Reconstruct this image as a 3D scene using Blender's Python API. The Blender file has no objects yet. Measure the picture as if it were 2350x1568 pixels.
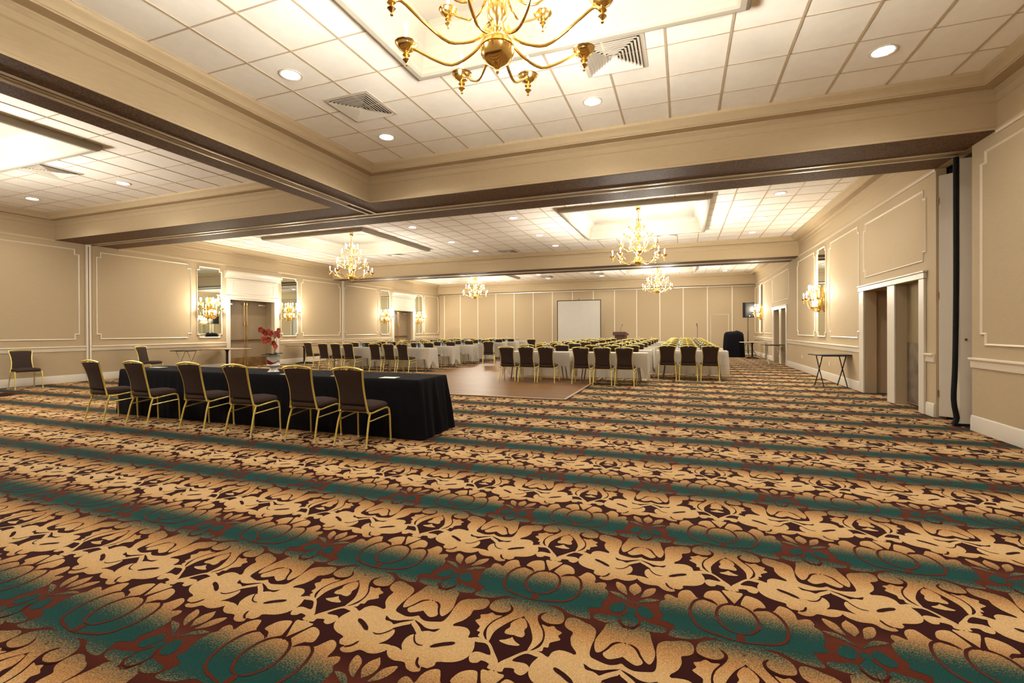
import bpy, math, json, random
import numpy as np
from mathutils import Matrix, Vector
random.seed(7)
C = bpy.context.scene.collection
sc = bpy.context.scene
PI = math.pi
XR, XL, YB, YF, ZC, ZS = 3.41, -14.67, 26.5, -1.45, 4.17, 3.57

# ------------------------------------------------------------------ mesh helpers
class MB:
    def __init__(s): s.v = []; s.f = []; s.m = []; s.mi = 0
    def add(s, vs, fs):
        n = len(s.v); s.v += [tuple(p) for p in vs]
        for f in fs: s.f.append([i + n for i in f]); s.m.append(s.mi)
        return s
    def box(s, x0, x1, y0, y1, z0, z1):
        return s.add([(x0,y0,z0),(x1,y0,z0),(x1,y1,z0),(x0,y1,z0),(x0,y0,z1),(x1,y0,z1),(x1,y1,z1),(x0,y1,z1)],
                     [(0,3,2,1),(4,5,6,7),(0,1,5,4),(1,2,6,5),(2,3,7,6),(3,0,4,7)])
    def cbox(s, x0, x1, y0, y1, z0, z1, c=.01):
        # box with chamfered vertical and horizontal edges (stack of octagon loops)
        def loop(i, z):
            a = c if i == 0 else c
            X0, X1, Y0, Y1 = x0 + i, x1 - i, y0 + i, y1 - i
            return [(X0+c,Y0,z),(X1-c,Y0,z),(X1,Y0+c,z),(X1,Y1-c,z),(X1-c,Y1,z),(X0+c,Y1,z),(X0,Y1-c,z),(X0,Y0+c,z)]
        return s.loft([loop(c, z0), loop(0, z0 + c), loop(0, z1 - c), loop(c, z1)])
    def loft(s, loops, closed=True, caps=True):
        n = len(loops[0]); vs = [p for l in loops for p in l]; fs = []
        for i in range(len(loops) - 1):
            for j in range(n if closed else n - 1):
                k = (j + 1) % n
                fs.append((i*n+j, i*n+k, (i+1)*n+k, (i+1)*n+j))
        if caps:
            fs.append(tuple(range(n))[::-1]); fs.append(tuple((len(loops)-1)*n + j for j in range(n)))
        return s.add(vs, fs)
    def tube(s, pts, r, n=8, caps=True, sub=0, flat=1.0):
        if sub: pts = crv(pts, sub)
        P = [Vector(p) for p in pts]; loops = []
        up = None
        for i, p in enumerate(P):
            d = (P[min(i+1, len(P)-1)] - P[max(i-1, 0)]).normalized()
            if up is None:
                a = Vector((0,0,1)) if abs(d.z) < .9 else Vector((1,0,0))
                u = d.cross(a).normalized()
            else:
                u = (up - d * up.dot(d)).normalized()
            up = u; w = d.cross(u)
            rr = r[i] if isinstance(r, (list, tuple)) else r
            loops.append([tuple(p + (u * math.cos(2*PI*k/n) + w * flat * math.sin(2*PI*k/n)) * rr) for k in range(n)])
        return s.loft(loops, True, caps)
    def lathe(s, prof, n=16, c=(0,0,0)):
        return s.loft([[(c[0] + r*math.cos(2*PI*k/n), c[1] + r*math.sin(2*PI*k/n), c[2] + z) for k in range(n)] for r, z in prof])
    def ring(s, rect, prof):
        # profile (inset, z) swept round a rectangle, facing inwards
        x0, x1, y0, y1 = rect
        loops = [[(x0+d,y0+d,z),(x1-d,y0+d,z),(x1-d,y1-d,z),(x0+d,y1-d,z)] for d, z in prof]
        return s.loft(loops, True, False)
    def xf(s, M, i0=0):
        for i in range(i0, len(s.v)):
            s.v[i] = tuple(M @ Vector(s.v[i]))
        return s
    def build(s, name, mat, parent=None, smooth=35, loc=None):
        me = bpy.data.meshes.new(name); me.from_pydata(s.v, [], s.f)
        for m in (mat if isinstance(mat, (list, tuple)) else [mat]): me.materials.append(m)
        if isinstance(mat, (list, tuple)): me.polygons.foreach_set('material_index', s.m)
        me.update()
        if smooth:
            me.polygons.foreach_set('use_smooth', [True] * len(me.polygons))
            me.set_sharp_from_angle(angle=math.radians(smooth))
        o = bpy.data.objects.new(name, me); C.objects.link(o)
        if parent is not None: o.parent = parent
        if loc: o.location = loc
        return o

def crv(pts, k=3, closed=False):
    # Catmull-Rom refinement
    P = [np.array(p, float) for p in pts]; n = len(P); out = []
    for i in range(n if closed else n - 1):
        g = (lambda j: P[j % n]) if closed else (lambda j: P[min(max(j, 0), n-1)])
        a, b, c, d = g(i-1), g(i), g(i+1), g(i+2)
        for t in range(k):
            t = t / k
            out.append(tuple(.5 * ((2*b) + (c-a)*t + (2*a-5*b+4*c-d)*t*t + (3*b-a-3*c+d)*t**3)))
    if not closed: out.append(tuple(P[-1]))
    return out

def tag(o, label=None, cat=None, group=None, kind=None):
    if label: o['label'] = label
    if cat: o['category'] = cat
    if group: o['group'] = group
    if kind: o['kind'] = kind
    return o
def empty(name, loc=(0,0,0), rz=0, label=None, cat=None, group=None):
    o = bpy.data.objects.new(name, None); C.objects.link(o); o.empty_display_size = .1
    o.location = loc; o.rotation_euler.z = rz
    return tag(o, label, cat, group)
def struct(o): o['kind'] = 'structure'; return o
def copy_tree(o, parent=None):
    c = o.copy(); C.objects.link(c)
    if parent is not None: c.parent = parent
    for ch in CH.get(o.name, []): copy_tree2(ch, c)
    return c
def copy_tree2(o, parent):
    c = o.copy(); C.objects.link(c); c.parent = parent
    for ch in CH.get(o.name, []): copy_tree2(ch, c)
CH = {}
def index_children():
    CH.clear()
    for o in bpy.data.objects:
        if o.parent is not None: CH.setdefault(o.parent.name, []).append(o)

# ------------------------------------------------------------------ materials
def mat(name, col, rough=.5, metal=0, spec=.5, bump=None, noise=None, emit=None, trans=0, sheen=0):
    m = bpy.data.materials.new(name); m.use_nodes = True
    nt = m.node_tree; b = nt.nodes['Principled BSDF']
    b.inputs['Base Color'].default_value = (*col, 1)
    b.inputs['Roughness'].default_value = rough; b.inputs['Metallic'].default_value = metal
    b.inputs['Specular IOR Level'].default_value = spec
    if sheen: b.inputs['Sheen Weight'].default_value = sheen
    if trans: b.inputs['Transmission Weight'].default_value = trans
    if emit: b.inputs['Emission Color'].default_value = (*emit[0], 1); b.inputs['Emission Strength'].default_value = emit[1]
    tc = nt.nodes.new('ShaderNodeTexCoord')
    if noise:   # (scale, low, high, (sx,sy,sz))
        mp = nt.nodes.new('ShaderNodeMapping'); mp.inputs['Scale'].default_value = noise[3] if len(noise) > 3 else (1,1,1)
        nt.links.new(tc.outputs['Object'], mp.inputs['Vector'])
        n = nt.nodes.new('ShaderNodeTexNoise'); n.inputs['Scale'].default_value = noise[0]; n.inputs['Detail'].default_value = 3
        nt.links.new(mp.outputs[0], n.inputs['Vector'])
        r = nt.nodes.new('ShaderNodeMapRange'); r.inputs['To Min'].default_value = noise[1]; r.inputs['To Max'].default_value = noise[2]
        r.inputs['From Min'].default_value = .3; r.inputs['From Max'].default_value = .7
        nt.links.new(n.outputs['Fac'], r.inputs['Value'])
        v = nt.nodes.new('ShaderNodeVectorMath'); v.operation = 'SCALE'; v.inputs[0].default_value = col
        nt.links.new(r.outputs[0], v.inputs['Scale']); nt.links.new(v.outputs[0], b.inputs['Base Color'])
    if bump:    # (scale, strength, distance)
        n = nt.nodes.new('ShaderNodeTexNoise'); n.inputs['Scale'].default_value = bump[0]; n.inputs['Detail'].default_value = 4
        nt.links.new(tc.outputs['Object'], n.inputs['Vector'])
        bp = nt.nodes.new('ShaderNodeBump'); bp.inputs['Strength'].default_value = bump[1]; bp.inputs['Distance'].default_value = bump[2]
        nt.links.new(n.outputs['Fac'], bp.inputs['Height']); nt.links.new(bp.outputs[0], b.inputs['Normal'])
    return m

M = {}
M['paper'] = mat('beige_wallpaper', (.415,.325,.205), .75, spec=.2, noise=(14,.965,1.03,(1,1,9)), bump=(220,.15,.002))
M['fascia'] = mat('tan_wallpaper', (.46,.365,.235), .7, spec=.2, noise=(10,.97,1.03,(1,1,6)))
M['trim'] = mat('cream_trim_paint', (.68,.60,.48), .4, spec=.4, noise=(3,.98,1.02))
M['crown'] = mat('crown_tan_paint', (.46,.37,.25), .45, spec=.35, noise=(3,.97,1.03))
M['white'] = mat('white_gloss_paint', (.56,.51,.43), .35, spec=.4, noise=(2,.985,1.015))
M['tile'] = mat('ceiling_tile', (.89,.86,.80), .9, spec=.1, bump=(160,.3,.002), noise=(9,.975,1.02))
M['tbar'] = mat('ceiling_grid_bar', (.50,.41,.29), .5, spec=.3, noise=(5,.97,1.03))
M['coffer'] = mat('coffer_cream_paint', (.37,.34,.28), .7, spec=.2, noise=(2,.985,1.01))
M['soffit'] = mat('brown_flecked_vinyl', (.12,.064,.030), .6, spec=.22, noise=(55,.35,1.8), bump=(110,.8,.005))
M['track'] = mat('satin_track_aluminium', (.66,.60,.50), .32, metal=.75, noise=(4,.95,1.05,(1,1,1)))
M['dark'] = mat('dark_slot', (.02,.017,.015), .6, noise=(8,.9,1.1))
M['seal'] = mat('black_rubber_seal', (.006,.006,.006), .7, spec=.2, noise=(12,.8,1.3))
M['mirror'] = mat('mirror_glass', (.80,.86,.80), .02, metal=1, noise=(1,.99,1.01))
M['brass'] = mat('polished_brass', (.90,.62,.22), .17, metal=1, noise=(6,.93,1.05))
M['candle'] = mat('ivory_candle_sleeve', (.85,.80,.68), .4, noise=(20,.97,1.03), emit=((1,.80,.50),.5))
M['bulb'] = mat('lit_candle_bulb', (1,.9,.75), .3, emit=((1,.84,.60),26), noise=(5,.99,1.01))
M['dl'] = mat('lit_downlight_lens', (1,.95,.85), .3, emit=((1,.93,.80),14), noise=(5,.99,1.01))
M['fabric'] = mat('brown_chair_fabric', (.044,.028,.023), .9, spec=.12, noise=(160,.8,1.25), bump=(300,.3,.002))
M['gold'] = mat('gold_chair_frame', (.74,.60,.17), .33, metal=.65, noise=(9,.94,1.06))
M['foot'] = mat('clear_foot_cap', (.55,.52,.45), .3, noise=(9,.94,1.06))
M['cloth'] = mat('white_table_linen', (.62,.58,.50), .85, spec=.15, sheen=.15, noise=(30,.97,1.02))
M['blackcloth'] = mat('black_table_linen', (.006,.0055,.0075), .92, spec=.08, noise=(50,.8,1.2))
M['laminate'] = mat('tan_table_laminate', (.34,.24,.15), .4, noise=(8,.92,1.08,(1,6,1)))
M['brownlam'] = mat('brown_table_laminate', (.16,.085,.045), .35, noise=(8,.85,1.15,(1,8,1)))
M['greymetal'] = mat('grey_folding_leg', (.16,.135,.11), .4, metal=.6, noise=(9,.9,1.1))
M['chrome'] = mat('pale_tray_stand_metal', (.62,.56,.46), .3, metal=.8, noise=(9,.9,1.1))
M['blackmetal'] = mat('black_metal', (.014,.012,.011), .6, spec=.3, noise=(9,.9,1.1))
M['doorpaint'] = mat('tan_door_paint', (.235,.172,.105), .45, spec=.35, noise=(3,.97,1.03))
M['kick'] = mat('brass_kick_plate', (.22,.13,.05), .35, metal=.6, noise=(5,.8,1.2))
M['screen'] = mat('projection_screen_fabric', (.46,.44,.39), .85, noise=(3,.98,1.01))
M['podium'] = mat('dark_mahogany', (.06,.022,.016), .35, noise=(10,.7,1.3,(1,1,8)))
M['plastic'] = mat('speaker_black_plastic', (.012,.0115,.012), .85, spec=.15, noise=(40,.8,1.2))
M['ceramic'] = mat('white_glazed_ceramic', (.55,.54,.49), .15, spec=.6, noise=(4,.97,1.02))
M['redglaze'] = mat('red_glaze', (.22,.012,.012), .2, spec=.6, noise=(6,.85,1.15))
M['petal'] = mat('red_orchid_petal', (.30,.028,.012), .6, noise=(25,.7,1.5))
M['heart'] = mat('orange_orchid_heart', (.45,.10,.02), .5, noise=(25,.8,1.2))
M['stem'] = mat('orchid_stem_green', (.16,.22,.08), .5, noise=(25,.8,1.2))
M['leaf'] = mat('dark_green_leaf', (.018,.035,.016), .35, noise=(12,.7,1.3))
M['paperpad'] = mat('notepad_paper', (.58,.57,.52), .7, noise=(12,.97,1.02))
M['padgreen'] = mat('notepad_green_edge', (.10,.30,.16), .6, noise=(12,.9,1.1))
M['plate'] = mat('outlet_plate', (.70,.62,.48), .4, noise=(12,.97,1.02))
M['steel'] = mat('cool_brushed_door_metal', (.50,.43,.27), .3, metal=.85, noise=(3,.85,1.1,(1,1,.3)), bump=(60,.05,.002))
M['alcove'] = mat('alcove_tan_paint', (.42,.31,.19), .6, noise=(3,.97,1.03))
M['scuffed'] = mat('scuffed_steel_plate', (.17,.135,.095), .5, metal=.4, noise=(5,.6,1.35))
M['glass'] = mat('clear_bottle_plastic', (.86,.92,.95), .08, trans=.9, noise=(9,.98,1.01))
M['label'] = mat('blue_bottle_label', (.10,.24,.45), .5, noise=(9,.9,1.1))
M['cap'] = mat('white_bottle_cap', (.85,.85,.85), .4, noise=(9,.98,1.01))

def translucent(m, col, f):
    nt = m.node_tree; b = nt.nodes['Principled BSDF']; out = nt.nodes['Material Output']
    tr = nt.nodes.new('ShaderNodeBsdfTranslucent'); tr.inputs[0].default_value = (*col, 1)
    mx = nt.nodes.new('ShaderNodeMixShader'); mx.inputs[0].default_value = f
    nt.links.new(b.outputs[0], mx.inputs[1]); nt.links.new(tr.outputs[0], mx.inputs[2]); nt.links.new(mx.outputs[0], out.inputs['Surface'])
translucent(M['cloth'], (.80,.72,.58), .42)

# dance floor: parquet planks
def wood_mat():
    m = bpy.data.materials.new('oak_parquet'); m.use_nodes = True; nt = m.node_tree; b = nt.nodes['Principled BSDF']
    tc = nt.nodes.new('ShaderNodeTexCoord')
    br = nt.nodes.new('ShaderNodeTexBrick'); br.inputs['Scale'].default_value = 1
    br.inputs['Color1'].default_value = (.17,.072,.016,1); br.inputs['Color2'].default_value = (.22,.10,.026,1)
    br.inputs['Mortar'].default_value = (.09,.045,.02,1); br.inputs['Mortar Size'].default_value = .003
    br.inputs['Brick Width'].default_value = .92; br.inputs['Row Height'].default_value = .09
    nt.links.new(tc.outputs['Object'], br.inputs['Vector'])
    mp = nt.nodes.new('ShaderNodeMapping'); mp.inputs['Scale'].default_value = (2,30,1); nt.links.new(tc.outputs['Object'], mp.inputs['Vector'])
    n = nt.nodes.new('ShaderNodeTexNoise'); n.inputs['Scale'].default_value = 3; n.inputs['Detail'].default_value = 4; nt.links.new(mp.outputs[0], n.inputs['Vector'])
    mx = nt.nodes.new('ShaderNodeMix'); mx.data_type = 'RGBA'; mx.blend_type = 'MULTIPLY'; mx.inputs[0].default_value = .5
    nt.links.new(br.outputs['Color'], mx.inputs[6]); nt.links.new(n.outputs['Color'], mx.inputs[7])
    g = nt.nodes.new('ShaderNodeVectorMath'); g.operation = 'SCALE'; g.inputs['Scale'].default_value = 1.05
    nt.links.new(mx.outputs[2], g.inputs[0]); nt.links.new(g.outputs[0], b.inputs['Base Color'])
    b.inputs['Roughness'].default_value = .42; b.inputs['Specular IOR Level'].default_value = .28
    return m
M['wood'] = wood_mat()

# carpet: woven colour ramps that repeat every 0.89 m along the hall; figure and ground are mesh shapes
PT, PTY, PXC, PY0 = .892, .890, .221, 2.26
def carpet_mat(name, stops, stip):
    m = bpy.data.materials.new(name); m.use_nodes = True; nt = m.node_tree; b = nt.nodes['Principled BSDF']
    L = nt.links.new; N = nt.nodes.new
    tc = N('ShaderNodeTexCoord'); sp = N('ShaderNodeSeparateXYZ'); L(tc.outputs['Object'], sp.inputs[0])
    a = N('ShaderNodeMath'); a.operation = 'SUBTRACT'; L(sp.outputs['Y'], a.inputs[0]); a.inputs[1].default_value = PY0 - PTY * 10
    d = N('ShaderNodeMath'); d.operation = 'DIVIDE'; L(a.outputs[0], d.inputs[0]); d.inputs[1].default_value = PTY
    fr = N('ShaderNodeMath'); fr.operation = 'FRACT'; L(d.outputs[0], fr.inputs[0])
    wn = N('ShaderNodeTexNoise'); wn.inputs['Scale'].default_value = 170; wn.inputs['Detail'].default_value = 1; L(tc.outputs['Object'], wn.inputs['Vector'])
    s = N('ShaderNodeMath'); s.operation = 'MULTIPLY_ADD'; L(wn.outputs['Fac'], s.inputs[0]); s.inputs[1].default_value = stip; s.inputs[2].default_value = -stip / 2
    ad = N('ShaderNodeMath'); ad.operation = 'ADD'; L(fr.outputs[0], ad.inputs[0]); L(s.outputs[0], ad.inputs[1])
    f2 = N('ShaderNodeMath'); f2.operation = 'FRACT'; L(ad.outputs[0], f2.inputs[0])
    r = N('ShaderNodeValToRGB'); L(f2.outputs[0], r.inputs[0])
    e = r.color_ramp.elements
    e[0].position = stops[0][0]; e[0].color = (*stops[0][1], 1); e[1].position = stops[-1][0]; e[1].color = (*stops[-1][1], 1)
    for p, c in stops[1:-1]:
        k = e.new(p); k.color = (*c, 1)
    n2 = N('ShaderNodeTexNoise'); n2.inputs['Scale'].default_value = 240; n2.inputs['Detail'].default_value = 2; L(tc.outputs['Object'], n2.inputs['Vector'])
    mr = N('ShaderNodeMapRange'); mr.inputs['From Min'].default_value = .3; mr.inputs['From Max'].default_value = .7
    mr.inputs['To Min'].default_value = .74; mr.inputs['To Max'].default_value = 1.22; L(n2.outputs['Fac'], mr.inputs['Value'])
    mr.inputs['To Min'].default_value *= KC; mr.inputs['To Max'].default_value *= KC
    v = N('ShaderNodeVectorMath'); v.operation = 'SCALE'; L(r.outputs[0], v.inputs[0]); L(mr.outputs[0], v.inputs['Scale'])
    L(v.outputs[0], b.inputs['Base Color']); b.inputs['Roughness'].default_value = .95; b.inputs['Specular IOR Level'].default_value = .1
    return m
teal = (.007,.062,.058); tan = (.47,.235,.085); cream = (.64,.43,.215); mar = (.038,.0062,.0052); rust = (.098,.018,.007); KC = .74
M['carpet_fig'] = carpet_mat('carpet_figure_wool', [(0,(.030,.075,.055)),(.05,(.16,.13,.065)),(.12,(.42,.21,.08)),(.24,(.60,.38,.17)),(.40,cream),(.52,(.62,.40,.18)),(.64,tan),(.74,(.20,.14,.065)),(.80,(.020,.058,.048)),(.88,teal),(1,(.016,.050,.043))], .30)
M['carpet_gnd'] = carpet_mat('carpet_ground_wool', [(0,(.10,.022,.011)),(.15,mar),(.4,(.032,.0055,.0055)),(.65,mar),(.82,rust),(1,(.11,.024,.011))], .04)
PAT = json.loads('{"fig":[[[0.309,0.084],[0.299,0.109],[0.277,0.108],[0.249,0.093],[0.247,0.127],[0.237,0.157],[0.217,0.177],[0.193,0.181],[0.177,0.157],[0.16,0.126],[0.129,0.119],[0.077,0.101],[0.028,0.111],[-0.001,0.11],[-0.001,0.013],[-0.001,-0.159],[-0.001,-0.271],[-0.001,-0.236],[0.04,-0.198],[0.08,-0.17],[0.134,-0.167],[0.178,-0.196],[0.226,-0.21],[0.263,-0.211],[0.282,-0.198],[0.258,-0.133],[0.284,-0.118],[0.318,-0.102],[0.305,-0.076],[0.318,-0.051],[0.326,-0.008],[0.324,0.037],[0.304,0.061]],[[0.131,0.144],[0.12,0.19],[0.096,0.214],[0.065,0.223],[0.049,0.207],[0.027,0.138],[0.037,0.124],[0.067,0.099],[0.096,0.131]],[[0.046,0.229],[0.022,0.239],[-0.001,0.242],[-0.001,0.13],[-0.001,0.131]],[[0.447,0.169],[0.447,0.162],[0.421,0.126],[0.42,0.082],[0.447,0.044],[0.447,0.018]],[[0.41,0.06],[0.4,0.107],[0.379,0.132],[0.352,0.142],[0.353,0.106],[0.371,0.07],[0.396,0.048],[0.415,0.04]],[[0.447,-0.037],[0.425,-0.01],[0.41,0.014],[0.378,0.042],[0.335,0.045],[0.335,0.037],[0.368,0.016],[0.409,-0.007]],[[0.422,-0.054],[0.394,-0.028],[0.372,-0.047],[0.351,-0.078],[0.352,-0.107],[0.375,-0.119],[0.4,-0.113],[0.414,-0.089]],[[0.402,-0.157],[0.381,-0.143],[0.349,-0.155],[0.31,-0.159],[0.29,-0.175],[0.301,-0.198],[0.338,-0.209],[0.369,-0.207],[0.394,-0.189]],[[0.447,-0.039],[0.447,-0.053],[0.426,-0.074],[0.425,-0.111],[0.403,-0.14],[0.407,-0.177],[0.428,-0.203],[0.447,-0.212]],[[0.447,-0.231],[0.422,-0.221],[0.4,-0.187],[0.377,-0.206],[0.355,-0.221],[0.349,-0.254],[0.337,-0.299],[0.328,-0.337],[0.329,-0.371],[0.336,-0.399],[0.346,-0.413],[0.362,-0.402],[0.379,-0.372],[0.394,-0.338],[0.42,-0.32],[0.447,-0.315]],[[0.447,-0.326],[0.423,-0.329],[0.402,-0.349],[0.384,-0.385],[0.37,-0.408],[0.376,-0.426],[0.394,-0.436],[0.417,-0.426],[0.447,-0.404],[0.447,-0.403]],[[0.447,0.444],[0.429,0.433],[0.398,0.422],[0.354,0.432],[0.324,0.448],[0.319,0.501],[0.324,0.559],[0.32,0.61],[0.294,0.638],[0.268,0.647],[0.237,0.662],[0.205,0.666],[0.185,0.646],[0.186,0.602],[0.206,0.579],[0.231,0.564],[0.229,0.528],[0.243,0.482],[0.272,0.439],[0.226,0.412],[0.274,0.384],[0.308,0.397],[0.341,0.381],[0.376,0.383],[0.407,0.399],[0.447,0.413],[0.4,0.377],[0.374,0.354],[0.35,0.362],[0.366,0.299],[0.385,0.329],[0.419,0.362],[0.447,0.388]],[[0.385,0.332],[0.374,0.354],[0.35,0.367],[0.322,0.37],[0.306,0.4],[0.272,0.428],[0.241,0.439],[0.204,0.439],[0.179,0.416],[0.171,0.385],[0.137,0.4],[0.135,0.37],[0.122,0.332],[0.122,0.289],[0.139,0.255],[0.173,0.231],[0.224,0.215],[0.224,0.195],[0.241,0.173],[0.268,0.171],[0.261,0.15],[0.287,0.137],[0.318,0.146],[0.343,0.171],[0.386,0.166],[0.421,0.177],[0.447,0.208],[0.447,0.234],[0.414,0.234],[0.39,0.226],[0.409,0.254],[0.415,0.292],[0.405,0.321]],[[0.139,0.399],[0.1,0.4],[0.069,0.38],[0.036,0.339],[-0.001,0.289],[-0.001,0.249],[0.03,0.251],[0.032,0.273],[0.066,0.281],[0.076,0.264],[0.102,0.257],[0.119,0.279],[0.119,0.307],[0.095,0.322],[0.046,0.319],[0.066,0.357],[0.092,0.377],[0.135,0.372]],[[0.107,0.4],[0.139,0.409],[0.14,0.434],[0.157,0.439],[0.156,0.467],[0.175,0.484],[0.192,0.501],[0.177,0.522],[0.187,0.546],[0.161,0.56],[0.143,0.578],[0.121,0.566],[0.092,0.571],[0.117,0.528],[0.129,0.479],[0.125,0.432],[0.103,0.401]],[[0.175,0.637],[0.164,0.672],[0.132,0.7],[0.08,0.715],[0.04,0.697],[-0.001,0.645],[-0.001,0.603],[0.037,0.558],[0.069,0.5],[0.085,0.452],[0.083,0.39],[0.097,0.404],[0.114,0.441],[0.121,0.48],[0.108,0.528],[0.077,0.576],[0.061,0.611],[0.065,0.639],[0.088,0.658],[0.074,0.634],[0.08,0.608],[0.111,0.59],[0.145,0.593],[0.17,0.608]],[[-0.001,0.582],[0.022,0.567],[0.037,0.534],[0.032,0.508],[0.043,0.483],[0.036,0.461],[-0.001,0.465],[-0.001,0.479],[-0.001,0.472]],[[-0.001,0.462],[-0.001,0.451],[0.02,0.428],[0.044,0.414],[0.031,0.404],[-0.001,0.399],[-0.001,0.395]],[[-0.001,0.379],[-0.001,0.341],[-0.001,0.317]]],"line":[[[[0.074,0.092],[0.105,0.118],[0.137,0.124],[0.172,0.096],[0.191,0.041],[0.194,-0.014],[0.183,-0.061],[0.161,-0.102],[0.121,-0.127],[0.078,-0.138],[0.043,-0.147],[0.006,-0.156]],0.013],[[[0.0,0.123],[0.04,0.112],[0.069,0.079],[0.084,0.026],[0.081,-0.024],[0.061,-0.062],[0.034,-0.09],[0.003,-0.098]],0.013],[[[0.003,-0.098],[0.006,-0.156]],0.022],[[[0.293,0.281],[0.272,0.297],[0.249,0.313],[0.226,0.325],[0.208,0.336]],0.022],[[[0.397,0.335],[0.384,0.308],[0.365,0.284],[0.344,0.275],[0.325,0.278]],0.007],[[[0.306,0.212],[0.294,0.181],[0.27,0.163]],0.011],[[[0.446,-0.175],[0.446,-0.211],[0.443,-0.213],[0.417,-0.194],[0.403,-0.15],[0.425,-0.111],[0.439,-0.094]],0.007],[[[0.088,0.662],[0.068,0.641],[0.064,0.616],[0.081,0.596],[0.116,0.583],[0.151,0.587],[0.175,0.606],[0.179,0.635]],0.008]]}')
# ------------------------------------------------------------------ floor
def floor():
    from mathutils.geometry import tessellate_polygon
    mb = MB(); mb.mi = 0
    mb.add([(XL-.6,YF-.1,0),(XR+1.2,YF-.1,0),(XR+1.2,YB+.1,0),(XL-.6,YB+.1,0)], [(0,1,2,3)])
    h = PT / 2
    def half(sub):
        V = []; F = []; Z = []
        def poly(pts, z):
            i0 = len(V)
            for p in pts: V.append((p[0], p[1]))
            for _ in pts: Z.append(z)
            tris = tessellate_polygon([[Vector((p[0], p[1], 0)) for p in pts]])
            for t in tris: F.append((i0+t[0], i0+t[1], i0+t[2]))
        nf = 0
        z = .0008
        for pts in PAT['fig']:
            q = crv(pts, sub, True) if (sub > 1 and len(pts) > 4) else pts
            q = [(min(max(a, 0), h), b) for a, b in q]
            poly(q, z); z += .00003
        nfig = len(F)
        for pts, w in PAT['line']:
            q = crv(pts, sub) if sub > 1 else pts
            n = len(q)
            for k in range(n - 1):
                (x0, y0), (x1, y1) = q[k], q[k+1]
                i0 = len(V)
                def nrm(j):
                    a = q[max(j-1, 0)]; b = q[min(j+1, n-1)]
                    dx, dy = b[0]-a[0], b[1]-a[1]; l = math.hypot(dx, dy) or 1
                    return -dy/l, dx/l
                def ww(j):
                    t = j / (n - 1)
                    return w/2 * (.35 + .65 * min(1, 5*min(t, 1-t)))
                if w == .022 and n < 4: ww = lambda j: w/2
                for j, (a, b) in ((k, q[k]), (k+1, q[k+1])):
                    nx, ny = nrm(j); c = ww(j)
                    V.append((min(max(a + nx*c, 0), h), b + ny*c)); V.append((min(max(a - nx*c, 0), h), b - ny*c)); Z.append(.0022); Z.append(.0022)
                F.append((i0, i0+1, i0+3)); F.append((i0, i0+3, i0+2))
        return np.array(V), np.array(Z), np.array(F), nfig
    hi = half(3); lo = half(1)
    VV = []; FF = []; MM = []; off = 4
    for j in range(-5, 29):
        yc = PY0 + j * PTY
        for i in range(-18, 6):
            xc = PXC + i * PT
            if xc < XL - .3 or xc > XR + 1.2 or yc > YB - .6: continue
            # only where the photograph's side of the hall lies (a wide margin round the view)
            if yc < .3 or (yc + 1.6) * 1.62 + 2.4 < -xc: continue
            V, Z, F, nf = hi if yc < 5.0 else lo
            for sgn in (1, -1):
                W = np.empty((len(V), 3)); W[:,0] = xc - sgn * V[:,0]; W[:,1] = yc + V[:,1]; W[:,2] = Z
                G = F if sgn == -1 else F[:, ::-1]
                VV.append(W); FF.append(G + off); off += len(V)
                m = np.full(len(F), 1); m[nf:] = 0; MM.append(m)
    V = np.concatenate(VV); F = np.concatenate(FF); Mi = np.concatenate([[0]] + MM)
    # clip to the room by clamping
    V[:,0] = np.clip(V[:,0], XL - .45, XR + 1.15)
    ar = V[F-4]; ar = np.abs((ar[:,1,0]-ar[:,0,0])*(ar[:,2,1]-ar[:,0,1]) - (ar[:,1,1]-ar[:,0,1])*(ar[:,2,0]-ar[:,0,0]))
    keep = ar > 1e-9; F = F[keep]; Mi = np.concatenate([[0], Mi[1:][keep]])
    # wind every face upward
    a, b, c = V[F[:,0]-4], V[F[:,1]-4], V[F[:,2]-4]
    cr = (b[:,0]-a[:,0])*(c[:,1]-a[:,1]) - (b[:,1]-a[:,1])*(c[:,0]-a[:,0])
    F[cr < 0] = F[cr < 0][:, ::-1]
    me = bpy.data.meshes.new('floor')
    nv = 4 + len(V); me.vertices.add(nv)
    me.vertices.foreach_set('co', np.concatenate([np.array(mb.v, float), V]).astype('f').ravel())
    nl = 4 + 3 * len(F); me.loops.add(nl)
    me.loops.foreach_set('vertex_index', np.concatenate([[0,1,2,3], F.ravel()]).astype('i'))
    me.polygons.add(1 + len(F))
    me.polygons.foreach_set('loop_start', np.concatenate([[0], 4 + 3*np.arange(len(F))]).astype('i'))
    me.materials.append(M['carpet_gnd']); me.materials.append(M['carpet_fig'])
    me.update(calc_edges=True)
    me.polygons.foreach_set('material_index', Mi.astype('i')[:len(me.polygons)])
    o = bpy.data.objects.new('floor', me); C.objects.link(o); struct(o)
    print('floor verts', nv)
floor()
# parquet dance floor laid on the carpet, with an aluminium edge
mb = MB(); mb.cbox(-7.2, -2.06, 8.32, 17.6, .003, .022, .004)
df = mb.build('dance_floor', M['wood'], smooth=0); tag(df, 'brown wood parquet dance floor laid on the patterned carpet', 'dance floor')
e = MB(); e.cbox(-2.06, -2.01, 8.27, 17.6, .003, .024, .006); e.cbox(-7.2, -2.01, 8.27, 8.32, .003, .024, .006)
e.build('edge_strip', M['laminate'], df)

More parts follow.
